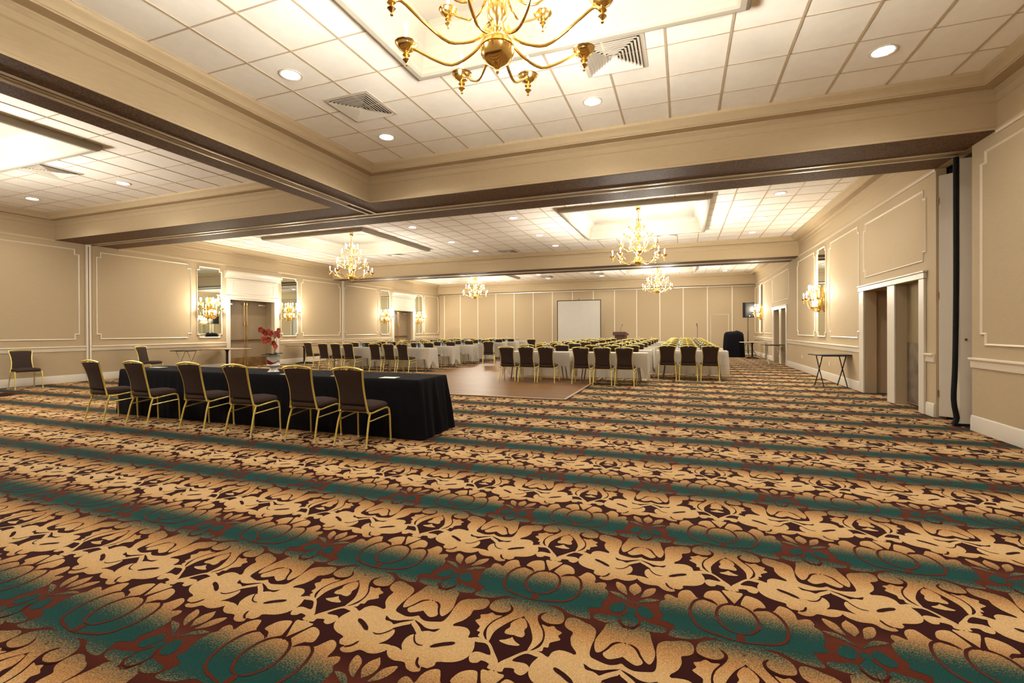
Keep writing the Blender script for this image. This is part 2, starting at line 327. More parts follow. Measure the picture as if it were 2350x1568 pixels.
# ------------------------------------------------------------------ walls
def wall_box(name, boxes, m):
    mb = MB()
    for b in boxes: mb.box(*b)
    return struct(mb.build(name, m, smooth=0))
T = .12
RD = [(8.84, 9.72), (10.02, 11.17)]; RD += [(18.72, 19.60), (19.90, 21.05)]
ys = [YF] ; boxes = []
cur = YF
boxes.append((XR, XR+T, cur, 7.50, 0, ZC)); boxes.append((XR, XR+T, 7.50, 8.39, ZS, ZC)); cur = 8.39
for a, b in RD:
    boxes.append((XR, XR+T, cur, a, 0, ZC)); boxes.append((XR, XR+T, a, b, 2.03, ZC)); cur = b
boxes.append((XR, XR+T, cur, YB, 0, ZC))
wall_box('wall_right', boxes, M['paper'])
LD = [(11.75, 13.60), (21.45, 23.32)]
boxes = []; cur = YF
for a, b in LD:
    boxes.append((XL-T, XL, cur, a, 0, ZC)); boxes.append((XL-T, XL, a, b, 2.38, ZC)); cur = b
boxes.append((XL-T, XL, cur, YB, 0, ZC))
wall_box('wall_left', boxes, M['paper'])
wall_box('wall_back', [(XL, XR, YB, YB+T, 0, ZC)], M['paper'])
wall_box('wall_front', [(XL, XR, YF-T, YF, 0, ZC)], M['paper'])
# recess shells behind the door openings
mb = MB()
mb.box(3.53, 3.60, 8.74, 8.84, 0, 2.12); mb.box(3.53, 3.60, 9.72, 9.82, 0, 2.12); mb.box(3.53, 3.6, 8.74, 9.82, 2.03, 2.12)
mb.box(3.53, 4.6, 9.92, 10.02, 0, 2.12); mb.box(4.6, 4.7, 9.92, 11.45, 0, 2.12); mb.box(3.53, 4.7, 9.92, 11.45, 2.03, 2.12); mb.box(3.60, 4.7, 11.30, 11.42, 0, 2.12); mb.box(3.53, 3.60, 11.17, 11.42, 0, 2.12)
mb.box(3.53, 4.1, 18.6, 18.72, 0, 2.12); mb.box(3.53, 4.1, 19.60, 19.9, 0, 2.12); mb.box(3.53, 4.1, 21.05, 21.2, 0, 2.12); mb.box(4.1, 4.2, 18.6, 21.2, 0, 2.12); mb.box(3.53, 4.2, 18.6, 21.2, 2.03, 2.12)
struct(mb.build('wall_alcove_right', M['alcove'], smooth=0))
mb = MB()
for a, b in LD:
    mb.box(XL-.50, XL-T, a-.1, a, 0, 2.48); mb.box(XL-.50, XL-T, b, b+.1, 0, 2.48); mb.box(XL-.50, XL-T, a-.1, b+.1, 2.38, 2.48)
struct(mb.build('wall_alcove_left', M['doorpaint'], smooth=0))

def prof_run(mb, wall, a, b, prof):
    # prof: [(out, z)] swept along y on the left/right wall or x on the back/front wall
    loops = []
    for t in (a, b):
        l = []
        for d, z in prof:
            if wall == 'R': l.append((XR - d, t, z))
            elif wall == 'L': l.append((XL + d, t, z))
            elif wall == 'B': l.append((t, YB - d, z))
            else: l.append((t, YF + d, z))
        loops.append(l)
    mb.loft(loops)
BASE = [(0,0),(.018,0),(.018,.15),(.013,.165),(.013,.18),(.006,.193),(0,.193)]
RAIL = [(0,.785),(.014,.79),(.018,.80),(.018,.868),(.026,.875),(.03,.885),(.045,.893),(.045,.91),(.03,.917),(0,.917)]
segR = [(YF, 7.50), (8.42, 8.67), (11.41, 18.52), (21.3, YB)]
segL = [(YF, 7.62), (7.74, 11.63), (13.84, 21.33), (23.5, YB)]
mb = MB()
for a, b in segR: prof_run(mb, 'R', a, b, BASE)
struct(mb.build('baseboard_right', M['white']))
mb = MB()
for a, b in segL: prof_run(mb, 'L', a, b, BASE)
struct(mb.build('baseboard_left', M['white']))
mb = MB(); prof_run(mb, 'F', XL, XR, BASE); struct(mb.build('baseboard_front', M['white']))
mb = MB()
for a, b in segR: prof_run(mb, 'R', a, b, RAIL)
for a, b in segL: prof_run(mb, 'L', a, b, RAIL)
prof_run(mb, 'F', XL, XR, RAIL)
struct(mb.build('trim_1', M['trim']))          # chair rails

def frame_poly(mb, wall, a, b, z0, z1, w=.028, d=.018, nx=.09, nz=.13, notch=True):
    # picture-frame moulding with stepped corners
    if not notch: nx = nz = 0
    def pts(o):
        A, B, Z0, Z1 = a+o, b-o, z0+o, z1-o
        if not notch: return [(A,Z0),(B,Z0),(B,Z1),(A,Z1)]
        return [(A+nx,Z0),(B-nx,Z0),(B-nx,Z0+nz),(B,Z0+nz),(B,Z1-nz),(B-nx,Z1-nz),(B-nx,Z1),(A+nx,Z1),(A+nx,Z1-nz),(A,Z1-nz),(A,Z0+nz),(A+nx,Z0+nz)]
    loops = []
    for o, dd in ((0,0),(.003,d*.7),(w*.35,d),(w*.75,d*.5),(w,0)):
        l = []
        for t, z in pts(o):
            if wall == 'R': l.append((XR - dd, t, z))
            elif wall == 'L': l.append((XL + dd, t, z))
            else: l.append((t, YB - dd, z))
        loops.append(l)
    mb.loft(loops, True, False)
mb = MB()
for a, b, z0, z1 in [(4.2,7.31,1.07,3.41),(.2,4.0,1.07,3.41),(8.66,11.24,2.29,3.37),(11.47,13.57,1.08,3.41),(14.93,17.02,1.08,3.41),(18.3,21.42,2.32,3.38),(21.5,23.5,1.1,3.38),(24.85,26.3,1.1,3.38)]:
    frame_poly(mb, 'R', a, b, z0, z1)
for a, b, z0, z1 in [(-.9,3.6,1.08,3.42),(3.8,7.5,1.08,3.42),(7.86,10.42,1.08,3.42),(14.97,17.30,1.08,3.41),(17.58,20.08,1.08,3.41),(24.62,26.36,1.08,3.41)]:
    frame_poly(mb, 'L', a, b, z0, z1)
struct(mb.build('trim_2', M['trim']))          # wall panel mouldings
# room dividers' joints on the left wall
mb = MB()
for y in (7.68, 17.45):
    mb.box(XL, XL+.035, y-.055, y+.055, 0, 3.57)
j = struct(mb.build('trim_3', M['trim'], smooth=0))
mb = MB()
for y in (7.68, 17.45): mb.box(XL+.0352, XL+.037, y-.010, y+.004, 0, 3.52)
mb.build('joint_slot', M['seal'], j, smooth=0)

# back partition: upright battens between the fabric panels
xs = [-14.30,-13.17,-11.96,-10.75,-9.56,-8.36,-7.18,-5.99,-4.78,-3.60,-2.40,-1.18,.01,1.20,2.38]
mb = MB()
for x in xs: mb.cbox(x-.028, x+.028, YB-.022, YB, 0, 3.5, .006)
mb.box(XL, XR, YB-.03, YB, 0, .06)
frame_poly(mb, 'B', 1.34, 2.22, .06, 2.07, notch=False)
struct(mb.build('trim_4', M['trim'], smooth=0))
mb = MB(); mb.box(XL, XR, YB-.05, YB, 3.50, 3.535); struct(mb.build('trim_5', M['track'], smooth=0))

# ------------------------------------------------------------------ ceilings
BAYS = {'A':(-5.27,XR,YF,7.0), 'B':(XL,-6.12,YF,7.0), 'C':(XL,XR,8.38,16.8), 'D':(XL,XR,18.2,26.3)}
COF = [('A',-2.75,.52,.95,4.55),('B',-12.1,-8.5,.95,4.58),('C',-12.1,-8.45,10.85,14.5),('C',-2.76,.56,10.85,14.5),('D',-12.1,-8.45,20.6,24.2),('D',-2.76,.56,20.6,24.2)]
DX, DY = .605, .625
def ceiling(bay):
    x0, x1, y0, y1 = BAYS[bay]
    holes = [c[1:] for c in COF if c[0] == bay]
    xsb = sorted({x0, x1} | {h[0] for h in holes} | {h[1] for h in holes}); ysb = sorted({y0, y1} | {h[2] for h in holes} | {h[3] for h in holes})
    mb = MB()
    for i in range(len(xsb)-1):
        for k in range(len(ysb)-1):
            cx, cy = (xsb[i]+xsb[i+1])/2, (ysb[k]+ysb[k+1])/2
            if any(h[0] < cx < h[1] and h[2] < cy < h[3] for h in holes): continue
            mb.box(xsb[i], xsb[i+1], ysb[k], ysb[k+1], ZC, ZC+.05)
    mb.mi = 1
    ox = .445 - 40*DX; oy = 5.0 - 20*DY if bay in 'AB' else 11.27 + .3 - 20*DY
    i = 0
    def runs(lo, hi, cuts):
        out = []; cur = lo
        for a, b in sorted(cuts):
            if b <= lo or a >= hi: continue
            if a > cur: out.append((cur, a))
            cur = max(cur, b)
        if cur < hi: out.append((cur, hi))
        return out
    x = ox
    while x < x1 - .05:
        if x > x0 + .05:
            for a, b in runs(y0, y1, [(h[2], h[3]) for h in holes if h[0] < x < h[1]]): mb.box(x-.012, x+.012, a, b, ZC-.006, ZC)
        x += DX
    y = oy
    while y < y1 - .05:
        if y > y0 + .05:
            for a, b in runs(x0, x1, [(h[0], h[1]) for h in holes if h[2] < y < h[3]]): mb.box(a, b, y-.008, y+.008, ZC-.004, ZC)
        y += DY
    o = mb.build('ceiling' if bay == 'A' else 'ceiling', [M['tile'], M['tbar']], smooth=0)
    struct(o)
for b in 'ABCD': ceiling(b)
CROWN = [(0,3.572),(.016,3.572),(.016,3.60),(.004,3.612),(.004,3.885),(.018,3.90),(.018,3.975),(.03,3.985),(.04,4.0),(.055,4.01),(.055,4.03),(.195,4.03),(.195,4.045),(.205,4.05),(.215,4.075),(.235,4.10),(.265,4.12),(.275,4.135),(.275,ZC)]
n = 6
for b in 'ABCD':
    mb = MB(); x0, x1, y0, y1 = BAYS[b]; mb.ring((x0, x1, y0, y1), CROWN)
    struct(mb.build('trim_%d' % n, M['fascia'] , smooth=25)); n += 1
# coffers
CP = [(-.05,ZC),(-.045,ZC-.05),(-.03,ZC-.085),(0,ZC-.10),(.05,ZC-.10),(.075,ZC-.085),(.085,ZC-.05),(.10,ZC-.04),(.115,ZC+.02),(.12,ZC+.12),(.13,ZC+.14),(.15,ZC+.16),(.155,ZC+.19),(.18,ZC+.24),(.23,ZC+.29),(.26,ZC+.30),(.26,ZC+.35)]
for c in COF:
    mb = MB(); mb.ring(c[1:], CP); mb.box(c[1]-.06, c[2]+.06, c[3]-.06, c[4]+.06, ZC+.35, ZC+.38)
    mb.box(c[1]-.06, c[1]+.02, c[3]-.06, c[4]+.06, ZC+.05, ZC+.35); mb.box(c[2]-.02, c[2]+.06, c[3]-.06, c[4]+.06, ZC+.05, ZC+.35)
    mb.box(c[1]-.06, c[2]+.06, c[3]-.06, c[3]+.02, ZC+.05, ZC+.35); mb.box(c[1]-.06, c[2]+.06, c[4]-.02, c[4]+.06, ZC+.05, ZC+.35)
    struct(mb.build('trim_%d' % n, M['coffer'], smooth=25)); n += 1
# beams (solid dropped soffits) with brown underside
mb = MB()
mb.box(XL, XR, 7.0, 7.64, ZS, ZC+.04); mb.box(XL, XR, 7.86, 8.38, ZS, ZC+.04)
mb.box(-6.12, -5.80, YF, 7.0, ZS, ZC+.04); mb.box(-5.60, -5.27, YF, 7.0, ZS, ZC+.04)
mb.box(XL, XR, 16.8, 17.4, ZS, ZC+.04); mb.box(XL, XR, 17.6, 18.2, ZS, ZC+.04)
mb.box(XL, XR, 26.3, YB, ZS, ZC+.04)
struct(mb.build('ceiling_beam', M['soffit'], smooth=0))
mb = MB()
def track(x0, x1, y0, y1, ax):
    w = (y1-y0) if ax == 'x' else (x1-x0)
    for a, b, z in ((0,.16,-.012),(.16,.42,.012),(.58,.84,.012),(.84,1,-.012)):
        if ax == 'x': mb.box(x0, x1, y0+a*w, y0+b*w, ZS+z, ZS+.08)
        else: mb.box(x0+a*w, x0+b*w, y0, y1, ZS+z, ZS+.08)
track(XL, XR, 7.64, 7.86, 'x'); track(XL, XR, 17.4, 17.6, 'x'); track(-5.80, -5.60, YF, 7.64, 'y')
t = struct(mb.build('trim_%d' % n, M['track'], smooth=0)); n += 1
mb = MB(); mb.box(XL, XR, 7.64, 7.86, ZS+.081, ZC); mb.box(XL, XR, 17.4, 17.6, ZS+.081, ZC); mb.box(-5.80, -5.60, YF, 7.63, ZS+.081, ZC)
mb.build('track_slot', M['dark'], t, smooth=0)
# thin strip where the crown meets the wall, at the soffit line
mb = MB()
PL = [(0,3.53),(.012,3.535),(.02,3.55),(.02,3.572),(0,3.572)]
for w, a, b in (('R',YF,7.0),('R',8.38,16.8),('R',18.2,26.3),('L',YF,7.0),('L',8.38,16.8),('L',18.2,26.3)): prof_run(mb, w, a, b, PL)
struct(mb.build('trim_%d' % n, M['crown'])); n += 1

# ------------------------------------------------------------------ doors
dn = 1
def casing(mb, wall, a, b, z0, z1, d, w=None):
    if wall == 'R': mb.cbox(XR-d, XR+.0, a, b, z0, z1, .006)
    else: mb.cbox(XL-.0, XL+d, a, b, z0, z1, .006)
for k, off in enumerate((0, 9.88)):
    mb = MB()
    casing(mb, 'R', 8.67+off, 8.84+off, 0, 2.03, .035); casing(mb, 'R', 11.17+off, 11.41+off, 0, 2.03, .035)
    casing(mb, 'R', 9.72+off, 10.02+off, 0, 2.03, .03)
    casing(mb, 'R', 8.65+off, 11.43+off, 2.03, 2.12, .045); casing(mb, 'R', 8.63+off, 11.45+off, 2.12, 2.15, .06)
    d = struct(mb.build('door_%d' % dn, M['white'], smooth=0)); dn += 1
    mb = MB()
    if k == 0:
        mb.box(3.56, 3.60, 8.841, 9.719, .03, 2.03)
        lf = mb.build('door_leaf', M['steel'], d, smooth=0)
        kp = MB(); kp.box(3.552, 3.56, 8.87, 9.70, .05, 1.05); kp.build('kick_plate', M['scuffed'], lf, smooth=0)
        mb = MB(); mb.box(3.60, 4.5, 11.27, 11.30, .0, .22); mb.box(3.60, 4.5, 11.285, 11.30, .22, 2.03); mb.build('inner_panel', M['alcove'], d, smooth=0)
    else:
        for a, b in ((18.72,19.6),(19.9,21.05)):
            mb = MB(); mb.box(3.62, 3.66, a+.001, b-.001, .01, 2.03); mb.build('door_leaf', M['doorpaint'], d, smooth=0)
for a, b in LD:
    mb = MB()
    casing(mb, 'L', a-.14, a, 0, 2.38, .05); casing(mb, 'L', b, b+.2, 0, 2.38, .05)
    casing(mb, 'L', a-.12, b+.18, 2.38, 3.12, .045); casing(mb, 'L', a-.17, b+.22, 2.44, 2.52, .07)
    # crown of the over-door panel
    prof_run(mb, 'L', a-.2, b+.27, [(0,3.12),(.06,3.14),(.07,3.2),(.10,3.27),(.15,3.31),(.15,3.36),(0,3.36)])
    i0 = len(mb.v)
    frame_poly(mb, 'L', a+.06, b-.02, 2.62, 3.04, w=.05, notch=False)
    for i in range(i0, len(mb.v)): mb.v[i] = (mb.v[i][0]+.045, mb.v[i][1], mb.v[i][2])
    d = struct(mb.build('door_%d' % dn, M['white'], smooth=30)); dn += 1
    mid = (a+b)/2; xd = XL-.38
    for y0, y1, sg in ((a+.002, mid-.004, -1), (mid+.004, b-.002, 1)):
        mb = MB(); mb.box(xd-.045, xd, y0, y1, .012, 2.37); lf = mb.build('door_leaf', M['doorpaint'], d, smooth=0)
        mb = MB(); mb.box(xd, xd+.006, y0+.03, y1-.03, .03, .33); mb.build('kick_plate', M['kick'], lf, smooth=0)
        yc = mid + sg*.055
        mb = MB(); mb.tube([(xd+.03, yc, .08), (xd+.03, yc, 2.3)], .010, 8)
        for z in (.1, 1.0, 1.55, 2.28): mb.cbox(xd, xd+.05, yc-.025, yc+.025, z-.05, z+.05, .008)
        mb.build('vertical_rod', M['brass'], lf)
        ye = y0+.06 if sg < 0 else y1-.06
        mb = MB(); mb.cbox(xd+.02, xd+.07, min(yc, ye), max(yc, ye), .955, 1.0, .01); mb.build('panic_bar', M['kick'], lf)
        mb = MB(); mb.cbox(xd, xd+.06, (y1-.38 if sg > 0 else y0+.05), (y1-.05 if sg > 0 else y0+.38), 2.22, 2.29, .01); mb.build('door_closer', M['chrome'], lf)

# folding-wall pocket on the right side of the first beam
mb = MB(); mb.box(4.3, 4.36, 7.38, 8.51, 0, ZS); mb.box(XR+T, 4.3, 7.38, 7.44, 0, ZS); mb.box(XR+T, 4.3, 8.45, 8.51, 0, ZS); mb.box(XR+T, 4.36, 7.38, 8.51, ZS, ZS+.05)
struct(mb.build('wall_pocket', M['dark'], smooth=0))
pk = struct(empty('wall_pocket_partition'))
mb = MB(); mb.box(3.415, 3.60, 7.78, 7.86, .03, 3.51); mb.box(3.60, 4.28, 7.79, 7.85, .03, 3.51); mb.build('partition_end', M['trim'], pk, smooth=0)
mb = MB()
mb.tube([(3.35,7.79,.015),(3.385,7.80,.10),(3.36,7.81,.35),(3.375,7.81,.8),(3.385,7.81,1.8),(3.385,7.81,2.8),(3.385,7.81,3.54)], .03, 8, sub=3)
mb.box(3.34, 3.60, 7.75, 7.80, .003, .03)
mb.build('rubber_seal', M['seal'], pk)
mb = MB(); mb.cbox(3.46, 3.485, 7.768, 7.782, 1.12, 1.15, .003); mb.build('latch', M['kick'], pk)
dr = struct(empty('door_%d' % dn)); dn += 1
mb = MB(); mb.box(0, .60, 0, .04, .03, 3.46); lf = mb.build('pocket_leaf', M['white'], dr, smooth=0)
lf.location = (3.43, 8.36, 0); lf.rotation_euler.z = math.radians(-38)
mb = MB()
for z in (.35, 1.75, 3.1): mb.tube([(3.425, 8.36, z-.05), (3.425, 8.36, z+.05)], .010, 8)
mb.build('hinge', M['kick'], dr)

# ------------------------------------------------------------------ mirrors, each in its stepped frame
def mirror(wall, a, b, z0, z1, label):
    r = empty('wall_mirror', (XR if wall == 'R' else XL, (a+b)/2, z0), 0, label, 'mirror', 'tall framed wall mirrors')
    mb = MB(); d = .006
    nx, nz = .07, .10
    P = [(a+nx,z0),(b-nx,z0),(b-nx,z0+nz),(b,z0+nz),(b,z1-nz),(b-nx,z1-nz),(b-nx,z1),(a+nx,z1),(a+nx,z1-nz),(a,z1-nz),(a,z0+nz),(a+nx,z0+nz)]
    X = (XR-d) if wall == 'R' else (XL+d)
    X0 = XR if wall == 'R' else XL
    mb.loft([[(X0-.0, y, z) for y, z in P], [(X, y, z) for y, z in P]])
    g = mb.build('mirror_glass', M['mirror'], r, smooth=0)
    mb = MB(); frame_poly(mb, wall, a-.03, b+.03, z0-.03, z1+.03, w=.04, d=.03, nx=nx, nz=nz)
    f = mb.build('frame', M['trim'], r)
    bpy.context.view_layer.update()
    for o in (g, f): o.matrix_parent_inverse = Matrix.Translation(-Vector(r.location))
mirror('R', 13.86, 14.68, 1.10, 3.38, 'tall narrow mirror on right wall behind the larger candle sconce')
mirror('R', 23.70, 24.62, 1.12, 3.38, 'tall mirror at far end of right wall near the loudspeaker')
mirror('L', 10.62, 11.44, 1.10, 3.37, 'tall mirror on left wall just before the nearer brass-barred doors')
mirror('L', 13.95, 14.74, 1.10, 3.37, 'tall mirror on left wall just beyond the nearer double doors, behind the orchid')
mirror('L', 20.30, 21.08, 1.10, 3.37, 'tall mirror on left wall just before the farther double doors')
mirror('L', 23.62, 24.42, 1.10, 3.37, 'tall mirror on left wall between the farther doors and the corner')
# ------------------------------------------------------------------ chandeliers
def cup_prof():   # turned drip cup with pendant finial; z = 0 at the rim of the bowl
    return [(.001,-.155),(.010,-.148),(.006,-.135),(.016,-.122),(.026,-.112),(.012,-.100),(.010,-.090),(.026,-.080),(.022,-.068),(.014,-.060),(.030,-.050),(.052,-.036),(.066,-.018),(.072,-.004),(.078,0),(.072,.003),(.020,-.006),(.012,0)]
def make_arm(root, R, zb, hub_r, hub_z, sag, s=1.0):
    # arm in the local xz-plane, its bowl rim at (R, zb)
    mb = MB()
    zj = zb - .085*s
    lo = min(hub_z,zj); W_ = R-hub_r; pts = [(hub_r,0,hub_z+.05*s),(hub_r+W_*.07,0,hub_z-.03*s),(hub_r+W_*.22,0,lo-sag*.75),(hub_r+W_*.42,0,lo-sag),(hub_r+W_*.62,0,lo-sag*.55),(hub_r+W_*.78,0,zj-.01),(hub_r+W_*.90,0,zj+.035*s),(R-.02,0,zj+.025*s),(R,0,zj)]
    mb.tube(pts, .0090*s+.001, 8, sub=3)
    arm = mb.build('arm', M['brass'], root)
    mb = MB(); mb.lathe([(r*s, z*s) for r, z in cup_prof()], 14, (R,0,zb)); mb.build('drip_cup', M['brass'], arm)
    mb = MB(); mb.lathe([(.0115,-.004),(.0115,.085),(.009,.088)], 8, (R,0,zb)); mb.build('candle', M['candle'], arm)
    mb = MB(); mb.lathe([(.005,.088),(.013,.10),(.016,.115),(.012,.135),(.005,.15),(.001,.158)], 8, (R,0,zb)); mb.build('bulb', M['bulb'], arm)
    return arm
def make_chandelier(label):
    root = empty('chandelier', (0,0,0), 0, label, 'chandelier', 'brass candle chandeliers')
    # z measured from the bottom finial
    mb = MB()
    mb.lathe([(.001,0),(.012,.012),(.008,.03),(.022,.045),(.05,.06),(.085,.085),(.105,.12),(.110,.15),(.100,.158),(.108,.165),(.098,.20),(.070,.215),(.028,.23),(.022,.26),(.036,.28),(.022,.30),(.040,.33),(.062,.36),(.066,.46),(.058,.48),(.03,.50),(.024,.54),(.05,.58),(.056,.62),(.03,.66),(.022,.72),(.04,.76),(.05,.84),(.03,.90),(.02,.96),(.03,1.0),(.072,1.03),(.076,1.04),(.070,1.06),(.070,1.25),(.078,1.27),(.05,1.29),(.012,1.30)], 36)
    mb.build('centre_column', M['brass'], root, smooth=55)
    mb = MB(); mb.tube([(0,0,1.29),(0,0,1.50)], .007, 6); 
    for k in range(4): mb.lathe([(.001,-.02),(.016,-.012),(.018,0),(.016,.012),(.001,.02)], 8, (0,0,1.33+.045*k))
    mb.build('hanging_rod', M['brass'], root)
    mb = MB(); mb.lathe([(.008,1.49),(.03,1.50),(.055,1.53),(.068,1.57),(.07,1.602)], 16); mb.build('ceiling_canopy', M['brass'], root)
    tiers = [(.66, .33, .07, .24, .12, 8, 0, 1.0), (.47, .62, .05, .58, .10, 8, 22.5, .85), (.335, .90, .045, .84, .08, 6, 10, .75), (.205, 1.10, .04, 1.00, .05, 5, 30, .7)]
    for R, zb, hr, hz, sg, n, ph, s in tiers:
        a0 = make_arm(root, R, zb, hr, hz, sg, s)
        a0.rotation_euler.z = math.radians(ph)
        kids = [o for o in bpy.data.objects if o.parent == a0]
        for k in range(1, n):
            c = a0.copy(); C.objects.link(c); c.parent = root; c.rotation_euler.z = math.radians(ph + 360*k/n)
            for q in kids:
                d = q.copy(); C.objects.link(d); d.parent = c
    return root
CHP = [(-1.1,2.75,'large brass candle chandelier overhead, cut off by the top of the picture'),
       (-1.1,12.65,'brass candle chandelier hanging from the tray ceiling in the right half of the hall'),
       (-10.27,12.65,'brass candle chandelier hanging near the double doors, leftmost of the chandeliers'),
       (-10.27,22.4,'small far brass chandelier hanging left of the projection screen'),
       (-1.1,22.4,'small far brass chandelier hanging right of the projection screen')]
ch0 = make_chandelier(CHP[0][2]); ch0.location = (CHP[0][0], CHP[0][1], 2.90)
ch0.rotation_euler.z = math.radians(1)
index_children()
for x, y, l in CHP[1:]:
    c = copy_tree(ch0); c.location = (x, y, 2.90); c['label'] = l; c.rotation_euler.z = math.radians(random.choice((0, 8, 15)))

# ------------------------------------------------------------------ wall sconces (local: wall at y=0, room towards -y)
def make_sconce(label):
    root = empty('wall_sconce', (0,0,0), 0, label, 'wall lamp', 'brass candle sconces on the mirrors')
    mb = MB(); mb.lathe([(.001,-.40),(.014,-.38),(.008,-.35),(.03,-.32),(.045,-.28),(.04,-.25),(.05,-.23),(.05,.12),(.058,.14),(.03,.16),(.04,.19),(.04,.34),(.048,.36),(.02,.38)], 14, (0,-.07,0))
    mb.box(-.03,.03,-.03,0,-.28,.30)
    mb.build('back_column', M['brass'], root)
    for R, zb, n, a0_, a1_, s in ((.34,.02,4,-78,78,.8),(.22,.22,4,-66,66,.7)):
        for k in range(n):
            ar = make_arm(root, R, zb, .03, zb-.22, .05, s)
            ar.location = (0,-.07,0); ar.rotation_euler.z = math.radians(-90 + a0_ + (a1_-a0_)*k/(n-1))
    for k in range(3):
        ar = make_arm(root, .13, -.20, .03, -.30, .02, .7); ar.location = (0,-.07,0); ar.rotation_euler.z = math.radians(-90 + (k-1)*60)
    return root
SC = [(XR-.006,14.26,2.06,-PI/2,'brass candle sconce on the right wall mirror, nearest and largest of the sconces'),
      (XR-.006,24.15,2.06,-PI/2,'small brass sconce on the right wall just right of the loudspeaker'),
      (XL+.006,11.03,2.02,PI/2,'brass sconce on the mirror left of the nearer double doors'),
      (XL+.006,14.34,2.02,PI/2,'brass sconce on the mirror right of the nearer double doors, above the orchid'),
      (XL+.006,20.69,2.02,PI/2,'brass sconce on the mirror left of the farther double doors'),
      (XL+.006,24.02,2.02,PI/2,'brass sconce on the mirror right of the farther double doors')]
s0 = make_sconce(SC[0][4]); s0.location = SC[0][:3]; s0.rotation_euler.z = SC[0][3]
index_children()
for x, y, z, r, l in SC[1:]:
    c = copy_tree(s0); c.location = (x, y, z); c.rotation_euler.z = r; c['label'] = l

# ------------------------------------------------------------------ recessed downlights
DLP = [(-4.14,4.09),(-4.14,5.90),(-1.07,5.90),(1.96,5.90),(-10.2,5.92),(-13.2,5.92)]
for x in (1.94,-4.09,-7.08,-13.2): DLP += [(x, 11.28), (x, 13.62), (x, 15.5)]
DLP += [(-13.2,23.4),(-13.2,25.1),(-10.1,25.1),(-7.05,23.3),(-7.05,25.1),(-4.07,23.3),(-4.07,25.1),(1.94,23.3),(1.94,25.1)]
def bayname(x, y):
    if y < 7: return 'in the near bay' if x > -5.3 else 'in the left side bay'
    return 'in the middle bay' if y < 17 else 'in the far bay'
def dl_label(x, y):
    col = {-13:'farthest left column', -10:'second column from the left', -7:'third column from the left', -4:'fourth column from the left', -1:'fifth column from the left', 2:'rightmost column', 1:'rightmost column'}[int(round(x))]
    same = sorted([q[1] for q in DLP if bayname(*q) == bayname(x, y) and abs(q[0]-x) < .4])
    k = same.index(y); w = '' if len(same) == 1 else (', nearer one' if k == 0 else (', farther one' if k == len(same)-1 else ', middle one'))
    return 'round ceiling downlight %s, %s%s' % (bayname(x, y), col, w)
mb = MB(); mb.lathe([(.125,-.001),(.125,-.008),(.115,-.012),(.098,-.008),(.095,0)], 24)
d0 = mb.build('downlight', M['white']); tag(d0, 'x', 'ceiling light', 'round recessed downlights')
mb = MB(); mb.lathe([(.096,-.001),(.096,-.005),(.001,-.005)], 24); q0 = mb.build('lens', M['dl'], d0)
for i, (x, y) in enumerate(DLP):
    if i == 0: o = d0
    else:
        o = d0.copy(); C.objects.link(o); q = q0.copy(); C.objects.link(q); q.parent = o
    o.location = (x, y, ZC); o['label'] = dl_label(x, y)

# ------------------------------------------------------------------ ceiling air vents
def vent_mesh():
    mb = MB()
    s = .30
    r0 = .31
    # outer flange and nested louvres (pyramid of square rings stepping down)
    def sq(r, z): return [(-r,-r,z),(r,-r,z),(r,r,z),(-r,r,z)]
    mb.loft([sq(.33,0), sq(.33,-.008), sq(.285,-.012), sq(.285,-.002)], True, False)
    return mb
VT = [(-3.89,5.0,'square ceiling air vent left of the large chandelier'),(-.68,5.0,'square ceiling air vent right of the large chandelier'),
      (-10.6,5.0,'square ceiling air vent in the left side bay'),(-6.0,16.0,'square ceiling air vent at the back of the middle bay, left of centre'),
      (-10.25,14.95,'square ceiling air vent behind the leftmost chandelier'),(-.48,14.9,'square ceiling air vent behind the right-hand middle chandelier'),
      (-4.13,24.1,'small far ceiling air vent above the podium'),(-6.9,24.3,'small far ceiling air vent above the projection screen')]
v0 = vent_mesh().build('ceiling_vent', M['white'], smooth=0); tag(v0, 'x', 'air vent', 'square louvred ceiling vents')
mb = MB(); mb.box(-.285,.285,-.285,.285,-.0015,-.0005); vb = mb.build('dark_backing', M['dark'], v0, smooth=0)  # flat dark sheet stands in for the shade behind the louvres
mb = MB()
for k in range(8):
    r = .283 - k*.034
    def sq(r, z): return [(-r,-r,z),(r,-r,z),(r,r,z),(-r,r,z)]
    mb.loft([sq(r,-.030), sq(r-.002,-.032), sq(r-.027,-.005), sq(r-.025,-.003)], True, False)
mb.box(-.016,.016,-.016,.016,-.012,-.004)
vl = mb.build('louvres', M['white'], v0, smooth=0)
for i, (x, y, l) in enumerate(VT):
    if i == 0: o = v0
    else:
        o = v0.copy(); C.objects.link(o)
        for q in (vb, vl): c = q.copy(); C.objects.link(c); c.parent = o
    o.location = (x, y, ZC); o['label'] = l

